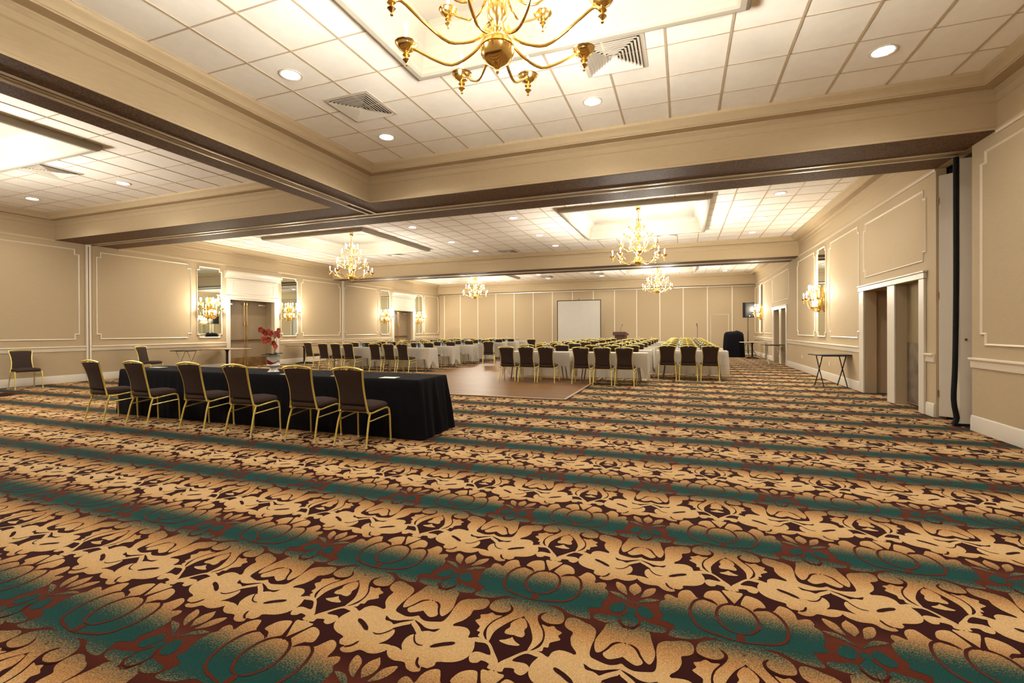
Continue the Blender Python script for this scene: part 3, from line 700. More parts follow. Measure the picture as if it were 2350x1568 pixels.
# ------------------------------------------------------------------ banquet chair (front is +y)
def make_chair():
    root = empty('banquet_chair', (0,0,0), 0, 'x', 'chair')
    # seat cushion
    mb = MB(); loops = []
    def sl(ins, z):
        pts = []
        for k in range(28):
            a = 2*PI*k/28; c, s = math.cos(a), math.sin(a)
            ex = abs(c)**.38*(1 if c > 0 else -1); ey = abs(s)**.38*(1 if s > 0 else -1)
            w = .212 + .012*ey
            pts.append(((w-ins)*ex, .03 + (.205-ins)*ey, z + (.012*(1-abs(ex)) if z > .45 else 0)))
        return pts
    mb.loft([sl(.02,.395), sl(.004,.403), sl(0,.425), sl(.003,.447), sl(.018,.463), sl(.06,.472)])
    mb.build('seat', M['fabric'], root, smooth=60)
    # backrest pad
    def bw(z):    # half width of the back at height z
        return .160 + (.036*((z-.62)/.26)**2 if z > .62 else .022*((.62-z)/.2)**2)
    def by(z):
        t = (z - .40) / .50
        return -.150 - .035*t - .075*t*t
    mb = MB(); loops = []
    for z in [.47,.475,.50,.56,.62,.68,.74,.79,.83,.86]:
        w = bw(z) - .004 - (.012 if z in (.47,.86) else 0); y = by(z); l = []
        th = .022 if z not in (.47,.86) else .012
        for k in range(9):
            u = -1 + 2*k/8; l.append((w*u, y + th*(1 - .25*u*u), z + (.010*(1-u*u) if z > .8 else 0)))
        for k in range(9):
            u = 1 - 2*k/8; l.append((w*u, y - th*(.9 - .3*u*u), z + (.010*(1-u*u) if z > .8 else 0)))
        loops.append(l)
    mb.loft(loops); mb.build('backrest', M['fabric'], root, smooth=60)
    # back frame: uprights and the arched top rail with its centre point
    mb = MB()
    zz = [.385,.42,.47,.54,.62,.70,.78,.84,.875]
    for s in (-1, 1):
        mb.tube([(s*(bw(z)+.006), by(z), z) for z in zz], .0115, 8)
    w = bw(.875)+.006
    y = by(.885)
    mb.tube([(-w-.004,by(.875),.868),(-w*.72,y,.886),(-w*.3,y-.002,.896),(0,y-.003,.900),(w*.3,y-.002,.896),(w*.72,y,.886),(w+.004,by(.875),.868)], .0125, 8, sub=2)
    mb.add([(-.036,y-.013,.892),(.036,y-.013,.892),(.008,y-.013,.868),(-.008,y-.013,.868),(-.036,y-.003,.892),(.036,y-.003,.892),(.008,y-.003,.868),(-.008,y-.003,.868)],[(0,1,2,3),(7,6,5,4),(0,4,5,1),(1,5,6,2),(2,6,7,3),(3,7,4,0)])
    mb.build('back_frame', M['gold'], root, smooth=50)
    # seat frame
    mb = MB()
    for s in (-1, 1):
        mb.tube([(s*.182,-.150,.40),(s*.196,-.10,.372),(s*.205,0,.384),(s*.212,.12,.398),(s*.215,.17,.400),(s*.219,.195,.385),(s*.221,.203,.365)], .0115, 8, sub=2)
    mb.tube([(-.200,-.135,.37),(-.15,-.12,.388),(.15,-.12,.388),(.200,-.135,.37)], .009, 6)
    mb.tube([(-.214,.17,.392),(.214,.17,.392)], .009, 6)
    mb.build('seat_frame', M['gold'], root, smooth=50)
    for s in (-1, 1):
        mb = MB(); mb.tube([(s*.196,-.118,.376),(s*.204,-.155,.27),(s*.214,-.212,.006)], [.012,.0115,.011], 8)
        l = mb.build('leg', M['gold'], root, smooth=50)
        mb = MB(); mb.lathe([(.013,0),(.013,.02),(.011,.024)], 8, (s*.2145,-.213,0)); mb.build('foot_cap', M['foot'], l)
        mb = MB(); mb.tube([(s*.221,.203,.368),(s*.225,.213,.30),(s*.2285,.222,.006)], [.012,.0115,.011], 8)
        l = mb.build('leg', M['gold'], root, smooth=50)
        mb = MB(); mb.lathe([(.013,0),(.013,.02),(.011,.024)], 8, (s*.2285,.2222,0)); mb.build('foot_cap', M['foot'], l)
    mb = MB()
    for s in (-1, 1): mb.tube([(s*.203,-.150,.285),(s*.224,.211,.318)], .008, 6)
    mb.build('stretcher', M['gold'], root, smooth=50)
    for me in {o.data for o in bpy.data.objects if o.type == 'MESH' and (o.parent == root or (o.parent and o.parent.parent == root))}: me.transform(Matrix.Scale(.98, 4, (0,0,1)))
    return root
chair0 = make_chair(); index_children(); used = [False]
ORD = ['first','second','third','fourth','fifth','sixth','seventh','eighth','ninth']
def put_chair(x, y, label, group, rz=0):
    o = chair0 if not used[0] else copy_tree(chair0)
    used[0] = True
    o.location = (x, y, 0); o.rotation_euler.z = rz; o['label'] = label; o['group'] = group
    return o
for k, (x, rz) in enumerate([(-7.855,-.02),(-7.03,.0),(-6.02,.03),(-5.09,.0),(-4.175,.02),(-3.445,0)]):
    put_chair(x, 4.17+.212+(0,.05,.09,.0,.05,.03)[k], 'brown banquet chair at the black-draped table, %s from the left' % ORD[k], 'chairs along the black table', rz)
put_chair(-14.1, 6.17, 'brown banquet chair against the left wall, cut off by the left edge of the picture', 'lone chairs by the left wall', -PI/2 - .12)
put_chair(-13.95, 8.72, 'brown banquet chair by the left wall, beyond the left end of the black table', 'lone chairs by the left wall', -PI/2 + .35)

# ------------------------------------------------------------------ classroom tables, linen, bottles, glasses, chairs
def make_table(w, d):
    root = empty('folding_table', (0,0,0), 0, 'x', 'table')
    mb = MB(); mb.cbox(-w/2, w/2, 0, d, .70, .722, .006); mb.build('tabletop', M['laminate'], root, smooth=0)
    for sx in (-1, 1):
        for y in (.06, d-.06):
            mb = MB(); mb.tube([(sx*(w/2-.25), y, .70), (sx*(w/2-.16), y, .004)], .014, 8); mb.build('leg', M['greymetal'], root)
    mb = MB()
    for sx in (-1, 1): mb.tube([(sx*(w/2-.215), .06, .42), (sx*(w/2-.215), d-.06, .42)], .009, 6)
    mb.build('cross_brace', M['greymetal'], root)
    return root
def cloth_mesh(name, w, d, seed, near=.34, far=.655, ztop=.730):
    rnd = random.Random(seed); per = []   # perimeter: (x, y, nx, ny, drop, flare)
    w2 = w/2 + .006; y0, y1 = -.006, d + .006
    def smooth(t): return t*t*(3-2*t)
    N = 36
    for i in range(N + 1):
        t = i/N; x = -w2 + 2*w2*t; c = max(0, 1 - min(t, 1-t)*w/.10)
        per.append((x, y0, 0, -1, near + .30*smooth(c), .05*c))
    Me = 10
    for i in range(1, Me):
        t = i/Me; c = max(0, 1 - t*3.2); per.append((w2, y0 + (y1-y0)*t, 1, 0, near + (far-near)*smooth(t)*.9 + .30*smooth(c), .012))
    for i in range(N + 1):
        t = i/N; per.append((w2 - 2*w2*t, y1, 0, 1, far, .03))
    for i in range(1, Me):
        t = i/Me; c = max(0, 1 - (1-t)*3.2); per.append((-w2, y1 + (y0-y1)*t, -1, 0, near + (far-near)*smooth(1-t)*.9 + .30*smooth(c), .012))
    n = len(per); a = [rnd.uniform(0, 6.3) for _ in range(4)]
    loops = []
    top = []
    for lv in (0, .06, .25, .5, .75, 1):
        l = []
        for i, (x, y, nx, ny, dr, fl) in enumerate(per):
            s = i / n * 2*PI
            wav = (math.sin(s*31 + a[0]) + .6*math.sin(s*47 + a[1]) + .5*math.sin(s*17 + a[2])) * .011
            out = lv*(fl + .012) + lv*wav + .012*min(1, lv*6)
            # corners: blend the outward direction
            cx = x / w2; cy = (2*(y - y0)/(y1 - y0) - 1)
            ox, oy = nx*out, ny*out
            if abs(cx) > .955 and abs(ny) > .5: ox += (1 if cx > 0 else -1)*lv*.03*(abs(cx)-.955)/.045
            if abs(cy) > .75 and abs(nx) > .5: oy += (1 if cy > 0 else -1)*lv*.045*(abs(cy)-.75)/.25
            z = ztop - dr*lv - (0 if lv == 0 else .002)
            if lv == .06: z = ztop - .012
            l.append((x + ox, y + oy, max(z + (rnd.uniform(-.006,.006) if lv == 1 else 0), .012)))
        loops.append(l)
    mb = MB(); mb.loft(loops, True, False)
    mb.f.append(list(range(n))); mb.m.append(0)
    return mb
tb0 = make_table(1.72, .50)
cl0 = [cloth_mesh('c', 1.72, .50, s).build('tablecloth', M['cloth'], smooth=50) for s in (1, 2, 3)]
tag(cl0[0], 'x', 'tablecloth'); 
for c in cl0: c['category'] = 'tablecloth'
def make_bottle():
    root = empty('water_bottle', (0,0,0), 0, 'x', 'bottle')
    mb = MB(); mb.lathe([(.026,0),(.031,.004),(.031,.05),(.029,.055),(.031,.06),(.031,.125),(.026,.15),(.013,.175),(.012,.185)], 10); mb.build('bottle_body', M['glass'], root)
    mb = MB(); mb.lathe([(.0318,.062),(.0318,.112)], 10); mb.build('paper_band', M['label'], root)
    mb = MB(); mb.lathe([(.0145,.18),(.0145,.2),(.012,.202)], 10); mb.build('screw_cap', M['cap'], root)
    return root
bo0 = make_bottle()
mb = MB(); mb.lathe([(.026,0),(.031,.002),(.034,.12),(.032,.12),(.029,.006),(.001,.005)], 12)
gl0 = mb.build('drinking_glass', M['glass']); tag(gl0, 'x', 'glass')
index_children()
first = {'t': True, 'c': [True]*3, 'b': True, 'g': True}
def put(kind, proto, loc, label, group):
    if kind == 'c':
        i = int(proto); p = cl0[i]
        if first['c'][i]: o = p; first['c'][i] = False
        else: o = p.copy(); C.objects.link(o)
    elif first[kind]: o = proto; first[kind] = False
    else: o = copy_tree(proto)
    o.location = loc; o['label'] = label; o['group'] = group
    return o
ROW0, DROW = 10.75, 1.60
BL = {'left': [(-10.46, (-11.06,-10.56,-10.06)), (-8.30, (-9.035,-8.54,-8.045))],
      'centre': [(-3.50, (-4.08,-3.585,-3.09)), (-1.66, (-2.24,-1.743,-1.246))],
      'right': [(.20, (-.38,.12,.62))]}
POS2 = {'left': ['left table','right table'], 'centre': ['left table','right table'], 'right': ['table']}
rnd = random.Random(5)
for blk in ('left','centre','right'):
    k0 = 0 if blk == 'centre' else 1
    for k in range(k0, 8):
        yr = ROW0 + DROW*k
        if blk == 'left': yr -= .15
        row = 'row %s of the %s block' % (ORD[k-k0], blk)
        row = '%s row of the %s block' % (ORD[k-k0], blk)
        for ti, (tx, cxs) in enumerate(BL[blk]):
            tn = POS2[blk][ti]
            yt = yr + .56
            put('t', tb0, (tx, yt, 0), 'folding table under white linen, %s, %s' % (tn, row), 'folding tables of the seating rows')
            ci = (k*2 + ti) % 3
            put('c', ci, (tx, yt, 0), 'white tablecloth on the %s in the %s' % (tn, row), 'white tablecloths of the seating rows')
            for j, cx in enumerate(cxs):
                jx = cx
                n = ti*3 + j
                put_chair(jx, yr + .21 + (rnd.uniform(-.07,.02) if k > k0 else rnd.uniform(-.01,.02)), 'brown banquet chair, %s from the left in the %s' % (ORD[n], row), 'banquet chairs of the %s block' % blk, rnd.uniform(-.012,.012))
            for j, fx in enumerate((-.30, .27)):
                x = tx + fx; sd = 'left' if j == 0 else 'right'
                put('b', bo0, (x, yt + .27, .7305), 'water bottle, %s one on the %s, %s' % (sd, tn, row), 'water bottles on the white tables')
                put('g', gl0, (x + .085, yt + .30, .7305), 'drinking glass, %s one on the %s, %s' % (sd, tn, row), 'drinking glasses on the white tables')
put_chair(-12.55, 13.35, 'brown banquet chair standing alone left of the first row, near the round-based table', 'lone chairs by the seating rows', -.1)
put_chair(-6.75, 15.9, 'brown banquet chair pulled out into the aisle at the right end of the left block', 'lone chairs by the seating rows', .35)
put_chair(-6.6, 20.6, 'brown banquet chair far back in the aisle, turned beside the left block', 'lone chairs by the seating rows', .3)
for k in range(3):
    put_chair(-.38 + .52*k, 24.3, 'far brown banquet chair before the back wall, %s from the left behind the right block' % ORD[k], 'chairs before the back wall')

# ------------------------------------------------------------------ black draped head table
def black_cloth():
    x0, x1, y0, y1, zt = -8.28, -2.93, 4.76, 5.46, .700
    per = []
    def add(xa, ya, xb, yb, nx, ny, N):
        for i in range(N):
            t = i/N; per.append((xa+(xb-xa)*t, ya+(yb-ya)*t, nx, ny))
    add(x0,y0,x1,y0,0,-1,150); add(x1,y0,x1,y1,1,0,30); add(x1,y1,x0,y1,0,1,60); add(x0,y1,x0,y0,-1,0,30)
    n = len(per); r = random.Random(3); ph = [r.uniform(0,6) for _ in range(8)]
    loops = []
    for lv in (0,.015,.05,.15,.35,.6,.85,1):
        l = []
        for i, (x, y, nx, ny) in enumerate(per):
            if abs(ny) > .5: s = x; am = .006 if ny < 0 else .006
            else: s = y*1.0; am = .017
            wv = math.sin(s*38+ph[0]) + .6*math.sin(s*61+ph[1]) + .4*math.sin(s*23+ph[2])
            out = .018*min(1, lv*20) + am*wv*min(1, lv*1.6) + lv*(.02 if abs(ny) > .5 else .075)
            xx, yy = x + nx*out, y + ny*out
            # rounded corner drape
            dc = min(math.hypot(x-a, y-b) for a in (x0,x1) for b in (y0,y1))
            c = max(0, 1 - dc/.16); sx = 1 if x > (x0+x1)/2 else -1; sy = 1 if y > (y0+y1)/2 else -1
            xx += sx*c*.05*lv if abs(ny) > .5 else 0; yy += sy*c*.05*lv if abs(nx) > .5 else 0
            z = zt - {0:0,.015:.004,.05:.03}.get(lv, 0) if lv <= .05 else zt - (zt-.012)*lv
            l.append((xx, yy, z))
        loops.append(l)
    mb = MB(); mb.loft(loops, True, False); mb.f.append(list(range(n))); mb.m.append(0)
    return mb.build('tablecloth', M['blackcloth'], smooth=50)
tag(black_cloth(), 'long black floor-length cloth draping the head table', 'tablecloth')
def pad(x, y, rz, label):
    mb = MB(); mb.cbox(-.105,.105,-.07,.07,0,.006,.002); mb.mi = 1; mb.box(-.105,.105,.07,.085,0,.0062)
    o = mb.build('notepad', [M['paperpad'], M['padgreen']], smooth=0); o.location = (x, y, .7015); o.rotation_euler.z = rz
    tag(o, label, 'notepad', 'notepads on the black table')
pad(-3.39, 4.86, .1, 'white notepad with green edge at the right end of the black table')
pad(-4.95, 4.84, -.1, 'white notepad on the black table just in front of the orchid pot')
pad(-4.13, 4.87, .05, 'white notepad on the black table between the two rightmost chairs')
pad(-7.95, 5.10, .15, 'white notepad near the left end of the black table')

# orchid in a footed pot
op = empty('potted_orchid', (-5.47, 5.06, .7015), 0, 'red orchid in a white footed pot with a red band on the black table', 'plant')
mb = MB(); mb.lathe([(.075,0),(.078,.006),(.055,.03),(.043,.055),(.046,.07),(.085,.085),(.090,.10),(.078,.112),(.070,.12),(.072,.15),(.080,.20),(.086,.225),(.108,.235),(.110,.242),(.085,.24),(.075,.20),(.001,.19)], 28)
pt = mb.build('pot', M['ceramic'], op, smooth=50)
mb = MB()
lo, hi = [], []
for k in range(41):
    a = math.radians(-205 + 250*k/40); t = k/40
    b = .128 + .018*math.sin(t*9) ; u = .170 + .022*math.sin(t*5+1.2) + .01*math.sin(t*17)
    w = min(1, 4*min(t, 1-t)); m_ = (b+u)/2
    lo.append((.0815*math.cos(a), .0815*math.sin(a), m_ - (u-b)/2*w)); hi.append((.0855*math.cos(a), .0855*math.sin(a), m_ + (u-b)/2*w))
mb.loft([lo, hi], False, False); mb.build('glaze_band', M['redglaze'], pt)
mb = MB()
for a, L_, up in ((0,.14,.02),(50,.10,.03),(110,.10,.035),(165,.17,.015),(200,.15,.01),(260,.10,.03),(320,.12,.025)):
    c, s = math.cos(math.radians(a)), math.sin(math.radians(a))
    lp = []
    for t in (0,.2,.45,.7,.9,1):
        wdt = .028*math.sin(PI*min(1, .12+t*.88))+.002; r = .02 + L_*t; z = .235 + up*math.sin(t*2.2)
        lp.append([(r*c - s*wdt, r*s + c*wdt, z+.006), (r*c, r*s, z), (r*c + s*wdt, r*s - c*wdt, z+.006), (r*c, r*s, z-.003)])
    mb.loft(lp)
mb.build('leaves', M['leaf'], op, smooth=60)
fl_px = [(-.205,.60),(-.165,.575),(-.125,.555),(-.085,.575),(-.055,.55),(-.160,.47),(-.125,.445),(-.075,.46),(-.03,.43),(.02,.405),(.06,.375),(.055,.545),(.09,.585),(.035,.515),(.10,.52),(.075,.345)]
sg = []
mb = MB(); mb.tube([(.01,0,.22),(.015,.0,.42),(-.01,.01,.56),(-.08,.0,.60),(-.20,.0,.61)], .0035, 6, sub=4); sg.append(mb.build('flower_stem', M['stem'], op))
mb = MB(); mb.tube([(.03,0,.22),(.035,-.01,.36),(.02,-.01,.50),(-.02,-.02,.50),(-.16,-.01,.47)], .0035, 6, sub=4); sg.append(mb.build('flower_stem', M['stem'], op))
mb = MB(); mb.tube([(.02,.01,.22),(.045,.01,.42),(.055,.01,.60),(.08,.0,.60)], .0035, 6, sub=4); mb.tube([(.04,0,.40),(.08,-.01,.37)], .003, 6); sg.append(mb.build('flower_stem', M['stem'], op))
def flower_mb(seed):
    r = random.Random(seed); mb = MB()
    R_ = Matrix.Rotation(r.uniform(0,6), 4, 'Y') @ Matrix.Rotation(r.uniform(-.5,.5), 4, 'X')
    for k in range(5):
        a = 2*PI*k/5; L_ = .042; w = .021 if k % 2 else .026; lp = []
        for t in (0,.3,.65,.9,1):
            ww = w*math.sin(PI*(.12+.83*t)) + .001; rr = .004 + L_*t; b = -.008*math.sin(t*2)
            c, s = math.cos(a), math.sin(a)
            lp.append([(rr*c - s*ww, b+.004, rr*s + c*ww), (rr*c, b, rr*s), (rr*c + s*ww, b+.004, rr*s - c*ww), (rr*c, b+.002, rr*s)])
        mb.loft(lp)
    mb.xf(R_); mb.mi = 1
    mb.lathe([(.001,-.004),(.007,-.002),(.008,.004),(.004,.009),(.001,.011)], 8)
    return mb
for i, (x, z) in enumerate(fl_px):
    st = sg[0] if i < 5 else (sg[1] if i < 9 else sg[2])
    o = flower_mb(i).build('blossom', [M['petal'], M['heart']], st, smooth=60); o.location = (x + .005, random.uniform(-.03,.01), z)

# ------------------------------------------------------------------ side furniture
def tray_stand(x, y, rz, w, z, m, label):
    root = empty('tray_stand', (x, y, 0), rz, label, 'tray stand', 'folding tray stands along the walls')
    mb = MB(); mb.cbox(-w/2-.04, w/2+.04, -.24, .24, z, z+.022, .008); mb.build('tray_top', M['blackmetal'], root, smooth=0)
    for sx in (-1, 1):
        X = sx*(w/2-.10)
        for s in (-1, 1):
            mb = MB(); mb.tube([(X+s*.012, s*.17, z-.002),(X+s*.012, s*.16, z-.05),(X+s*.012, 0, z*.50),(X+s*.012, -s*.20, .013)], .011, 8, sub=3); mb.build('leg', m, root)
    mb = MB(); 
    for s in (-1, 1): mb.tube([(-w/2+.10, s*.165, z-.012),(w/2-.10, s*.165, z-.012)], .009, 6)
    mb.build('top_rail', m, root)
    return root
tray_stand(3.06, 12.1, math.radians(9), .66, .70, M['blackmetal'], 'black folding tray stand by the right wall, nearer one under the panel')
tray_stand(3.05, 19.2, math.radians(9), .60, .70, M['chrome'], 'folding tray stand with pale legs before the far doorway on the right')
tray_stand(-14.1, 9.85, PI/2 + .15, .58, .70, M['chrome'], 'folding tray stand with pale metal legs by the left wall, behind the black table')
def ped_table(x, y, rz, w, d, label, z=.725, m='brownlam'):
    root = empty('pedestal_table', (x, y, 0), rz, label, 'table', 'pedestal tables along the walls')
    mb = MB(); mb.cbox(-w/2, w/2, -d/2, d/2, z-.025, z, .01); mb.build('tabletop', M[m], root, smooth=0)
    mb = MB(); mb.lathe([(.055,.03),(.042,.06),(.038,.12),(.036,.60),(.05,.66),(.10,.69),(.10,z-.026)], 16); mb.build('pedestal', M['blackmetal'], root)
    mb = MB()
    for k in range(4):
        a = PI/4 + PI/2*k; c, s = math.cos(a), math.sin(a)
        mb.tube([(.02*c,.02*s,.05),(.15*c,.15*s,.045),(.32*c,.32*s,.016)], [.03,.024,.016], 8)
    mb.build('base', M['blackmetal'], root)
    return root
ped_table(-14.0, 11.12, .08, 1.25, .75, 'long pedestal table with thin pale top beside the nearer double doors', m='laminate')
ped_table(-14.02, 14.45, .0, 1.2, .75, 'dark-topped pedestal table by the left wall, right of the orchid')
pt3 = ped_table(2.85, 22.9, 0, .98, .72, 'pale-topped pedestal table in the far right corner below the loudspeaker', m='laminate')

# loudspeaker on tripod
st = empty('speaker_stand', (2.88, 24.6, 0), 0, 'black tripod stand carrying the loudspeaker in the far right corner', 'speaker stand')
mb = MB(); mb.tube([(0,0,.12),(0,0,1.2)], .019, 8); mb.tube([(0,0,1.2),(0,0,1.84)], .014, 8); mb.build('pole', M['blackmetal'], st)
for k in range(3):
    a = 2*PI*k/3 + .5; c, s = math.cos(a), math.sin(a)
    mb = MB(); mb.tube([(0,0,.75),(.45*c,.45*s,.012)], .011, 6); mb.tube([(0,0,.25),(.27*c,.27*s,.30)], .008, 6); mb.build('leg', M['blackmetal'], st)
sp = empty('loudspeaker', (2.88, 24.6, 1.84), .22, 'black loudspeaker on a tripod stand at the far end of the right wall', 'loudspeaker')
mb = MB(); mb.loft([[(-.20,-.20,z),(.20,-.20,z),(.27,-.10,z),(.16,.22,z),(-.16,.22,z),(-.27,-.10,z)] for z in (0,.70)]); mb.build('cabinet', M['plastic'], sp, smooth=0)
mb = MB(); mb.cbox(-.19,.19,-.215,-.2,.03,.67,.01); gr = mb.build('grille', M['plastic'], sp, smooth=0)
mb = MB(); mb.cbox(-.02,.02,-.22,-.214,.05,.075,.002); mb.build('badge', M['plate'], sp, smooth=0)
# covered equipment
mb = MB(); loops = []
for z, w, d in ((.008,.46,.34),(.2,.45,.33),(.5,.44,.31),(.85,.42,.29),(1.05,.40,.27),(1.15,.34,.22),(1.18,.2,.12)):
    l = []
    for k in range(48):
        a = 2*PI*k/48; c, s = math.cos(a), math.sin(a)
        ww = 1 + .045*math.sin(a*9+1)*(1.2-z) + .02*math.sin(a*17)
        bump = .05*math.exp(-((c-.35)**2)/.05) - .03*math.exp(-((c+.2)**2)/.02) if z > 1 else 0
        l.append((w*abs(c)**.5*(1 if c > 0 else -1)*ww, d*abs(s)**.6*(1 if s > 0 else -1)*ww, z + bump))
    loops.append(l)
mb.loft(loops); o = mb.build('covered_cart', M['blackcloth'], smooth=60); o.location = (2.20, 23.85, 0); tag(o, 'tall equipment cart shrouded in black cloth, left of the loudspeaker stand', 'covered cart')

# projection screen on its tripod
ps = empty('projection_screen', (-5.30, 24.95, 0), 0, 'white tripod projection screen with black border in front of the back wall', 'projection screen')
mb = MB(); mb.box(-1.16,1.16,-.004,.0,.62,2.86); mb.build('screen_surface', M['screen'], ps, smooth=0)
mb = MB(); mb.box(-1.20,-1.16,-.006,.001,.60,2.90); mb.box(1.16,1.20,-.006,.001,.60,2.90); mb.box(-1.20,1.20,-.006,.001,2.86,2.90); mb.box(-1.2,1.2,-.006,.001,.60,.62); mb.build('border', M['blackmetal'], ps, smooth=0)
mb = MB(); mb.tube([(-1.22,.0,.58),(1.22,.0,.58)], .04, 10); mb.build('roller_case', M['blackmetal'], ps)
mb = MB(); mb.tube([(0,.03,.25),(0,.03,2.98)], .014, 8); mb.tube([(0,.03,2.94),(0,-.0,2.90)], .01, 6); mb.build('pole', M['blackmetal'], ps)
for k in range(3):
    a = 2*PI*k/3 + .3; mb = MB(); mb.tube([(0,.03,.50),(.5*math.cos(a),.03+.5*math.sin(a),.012)], .011, 6); mb.build('leg', M['blackmetal'], ps)
# podium with gooseneck microphone
pd = empty('podium', (-2.98, 24.2, 0), PI - .18, 'dark mahogany podium right of the projection screen', 'podium')
mb = MB(); mb.cbox(-.26,.26,-.2,.2,.08,1.0,.01); mb.build('body', M['podium'], pd, smooth=0)
mb = MB(); mb.cbox(-.31,.31,-.25,.25,.0,.08,.012); mb.build('base', M['podium'], pd, smooth=0)
mb = MB(); mb.loft([[(-.33,-.27,z0),(.33,-.27,z0),(.33,.27,z1),(-.33,.27,z1)] for z0, z1 in ((1.0,1.0),(1.06,1.16),(1.08,1.18))]); mb.build('reading_top', M['podium'], pd, smooth=0)
mc = empty('microphone', (-2.98, 24.2, 1.172), 0, 'gooseneck microphone fixed on top of the podium', 'microphone')
mb = MB(); mb.tube([(0,0,.0),(.0,0,.15),(.04,0,.27),(.07,0,.33)], .006, 6, sub=3); mb.build('gooseneck', M['blackmetal'], mc)
mb = MB(); mb.tube([(.065,0,.32),(.09,0,.38)], .015, 8); mb.build('capsule', M['blackmetal'], mc)
ms = empty('microphone_stand', (.63, 23.7, 0), 0, 'upright microphone stand before the back wall, behind the right block', 'microphone stand')
mb = MB(); mb.lathe([(.13,0),(.13,.012),(.03,.03),(.012,.04)], 20); mb.build('base', M['blackmetal'], ms)
mb = MB(); mb.tube([(0,0,.03),(0,0,1.40)], .009, 8); mb.build('pole', M['blackmetal'], ms)
mb = MB(); mb.tube([(0,0,1.38),(-.02,0,1.47),(-.03,-.01,1.56)], [.012,.014,.024], 8); mb.build('microphone_head', M['blackmetal'], ms)
# outlets on the right wall
for i, (y, z) in enumerate([(14.44,.44),(13.58,.42),(16.42,.44)]):
    mb = MB(); mb.cbox(XR-.006, XR, y-.035, y+.035, z-.055, z+.055, .002)
    o = mb.build('wall_outlet', M['plate'], smooth=0)
    k = MB()
    for dz in (-.02,.02): k.box(XR-.0068, XR-.006, y-.012, y+.012, z+dz-.011, z+dz+.011)
    k.build('socket', M['trim'], o, smooth=0)
    tag(o, ['small outlet plate low on the right wall, middle one behind the nearer tray stand','small outlet plate low on the right wall, nearest one','small outlet plate low on the right wall, farthest one before the far doorway'][i], 'outlet', 'outlets on the right wall')

# ------------------------------------------------------------------ lights
def light(kind, loc, energy, col, **k):
    l = bpy.data.lights.new(kind, kind); l.energy = energy; l.color = col
    for a, v in k.items(): setattr(l, a, v)
    o = bpy.data.objects.new('lamp_' + kind.lower(), l); C.objects.link(o); o.location = loc; return o
WARM = (1,.925,.80); NEU = (1,.95,.87)
EC, ED, ES, EU = (195, 36, 38, 78)
for x, y, ef in [(c[0], c[1], (.92,.66,.66,.58,.58)[i]) for i, c in enumerate(CHP)] + [(-10.27,2.75,.55)]:
    for k in range(4):
        a = PI/4 + PI/2*k
        light('POINT', (x + .66*math.cos(a), y + .66*math.sin(a), 3.22), ef*EC/4, WARM, shadow_soft_size=.06)
    for k in range(4):
        a = PI/4 + .39 + PI/2*k
        o = light('SPOT', (x + .5*math.cos(a), y + .5*math.sin(a), 3.02), ef*EU/4, WARM, shadow_soft_size=.05, spot_size=math.radians(164), spot_blend=.35); o.rotation_euler.x = PI
        # up-spots added to brighten the ceiling; unphysical linear falloff evens it out
        o.data.use_nodes = True; nt = o.data.node_tree; em = nt.nodes['Emission']
        fo = nt.nodes.new('ShaderNodeLightFalloff'); fo.inputs['Strength'].default_value = 1; nt.links.new(fo.outputs['Linear'], em.inputs['Strength'])
for x, y in DLP + [(1.96,4.09),(-7.1,5.9) ] + [(x, y) for x in (1.96,-4.14,-10.2,-13.2) for y in (.2,2.2)] + [(x, 9.4) for x in (1.94,-4.09,-7.08,-13.2)] + [(x, y) for x in (1.94,-4.09,-7.08,-13.2) for y in (19.4,21.3)] + [(1.94,23.3)]:
    if x == -7.1: continue
    o = light('SPOT', (x, y, ZC - .02), ED, NEU, shadow_soft_size=.09, spot_size=math.radians(150), spot_blend=.8)
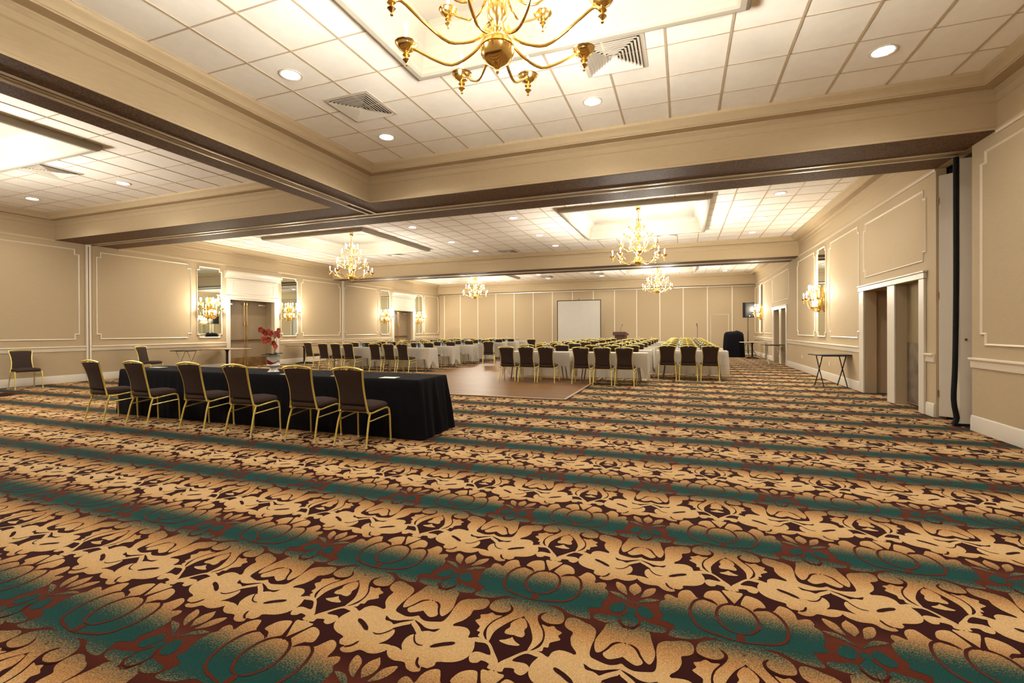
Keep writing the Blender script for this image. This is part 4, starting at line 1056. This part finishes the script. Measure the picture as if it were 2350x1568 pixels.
for s in SC:
    dx = -1 if s[0] > 0 else 1
    for dy in (-.2, .2): light('POINT', (s[0] + dx*.30, s[1] + dy, s[2] + .16), ES/2, (1,.88,.68), shadow_soft_size=.04)

# ------------------------------------------------------------------ camera
f, yaw, pit, rol, cy = 1071.15520, .351442033, .00412384896, -.00411434026, 762.697911
c_, s_ = math.cos, math.sin
Rz = np.array([[c_(rol),-s_(rol),0],[s_(rol),c_(rol),0],[0,0,1]]); Rx = np.array([[1,0,0],[0,c_(pit),-s_(pit)],[0,s_(pit),c_(pit)]]); Ry = np.array([[c_(yaw),0,s_(yaw)],[0,1,0],[-s_(yaw),0,c_(yaw)]])
Mc = Rz @ Rx @ Ry     # world (x right, y down, z forward) -> camera
def w3(v): return Vector((v[0], v[2], -v[1]))
right, down, fwd = w3(Mc.T @ [1,0,0]), w3(Mc.T @ [0,1,0]), w3(Mc.T @ [0,0,1])
cam = bpy.data.cameras.new('camera'); co = bpy.data.objects.new('camera', cam); C.objects.link(co)
Mx = Matrix.Identity(4)
for i in range(3): Mx[i][0] = right[i]; Mx[i][1] = -down[i]; Mx[i][2] = -fwd[i]
Mx[2][3] = 1.28
co.matrix_world = Mx
cam.sensor_width = 36; cam.lens = f/2350*36; cam.shift_y = (cy - 784)/2350; cam.clip_start = .05; cam.clip_end = 100
sc.camera = co
w = bpy.data.worlds.new('world'); sc.world = w; w.use_nodes = True
w.node_tree.nodes['Background'].inputs[0].default_value = (.5,.42,.32,1); w.node_tree.nodes['Background'].inputs[1].default_value = .1
sc.view_settings.view_transform = 'Standard'; sc.view_settings.look = 'None'; sc.view_settings.gamma = 1
sc.view_settings.exposure = 1.92
cy_ = sc.cycles
cy_.use_denoising = True
try: cy_.denoiser = 'OPENIMAGEDENOISE'
except Exception: pass
cy_.max_bounces = 7; cy_.diffuse_bounces = 5; cy_.glossy_bounces = 4; cy_.transmission_bounces = 4; cy_.transparent_max_bounces = 4
cy_.sample_clamp_indirect = 6; cy_.caustics_reflective = False; cy_.caustics_refractive = False
cy_.use_adaptive_sampling = True; cy_.adaptive_threshold = .025
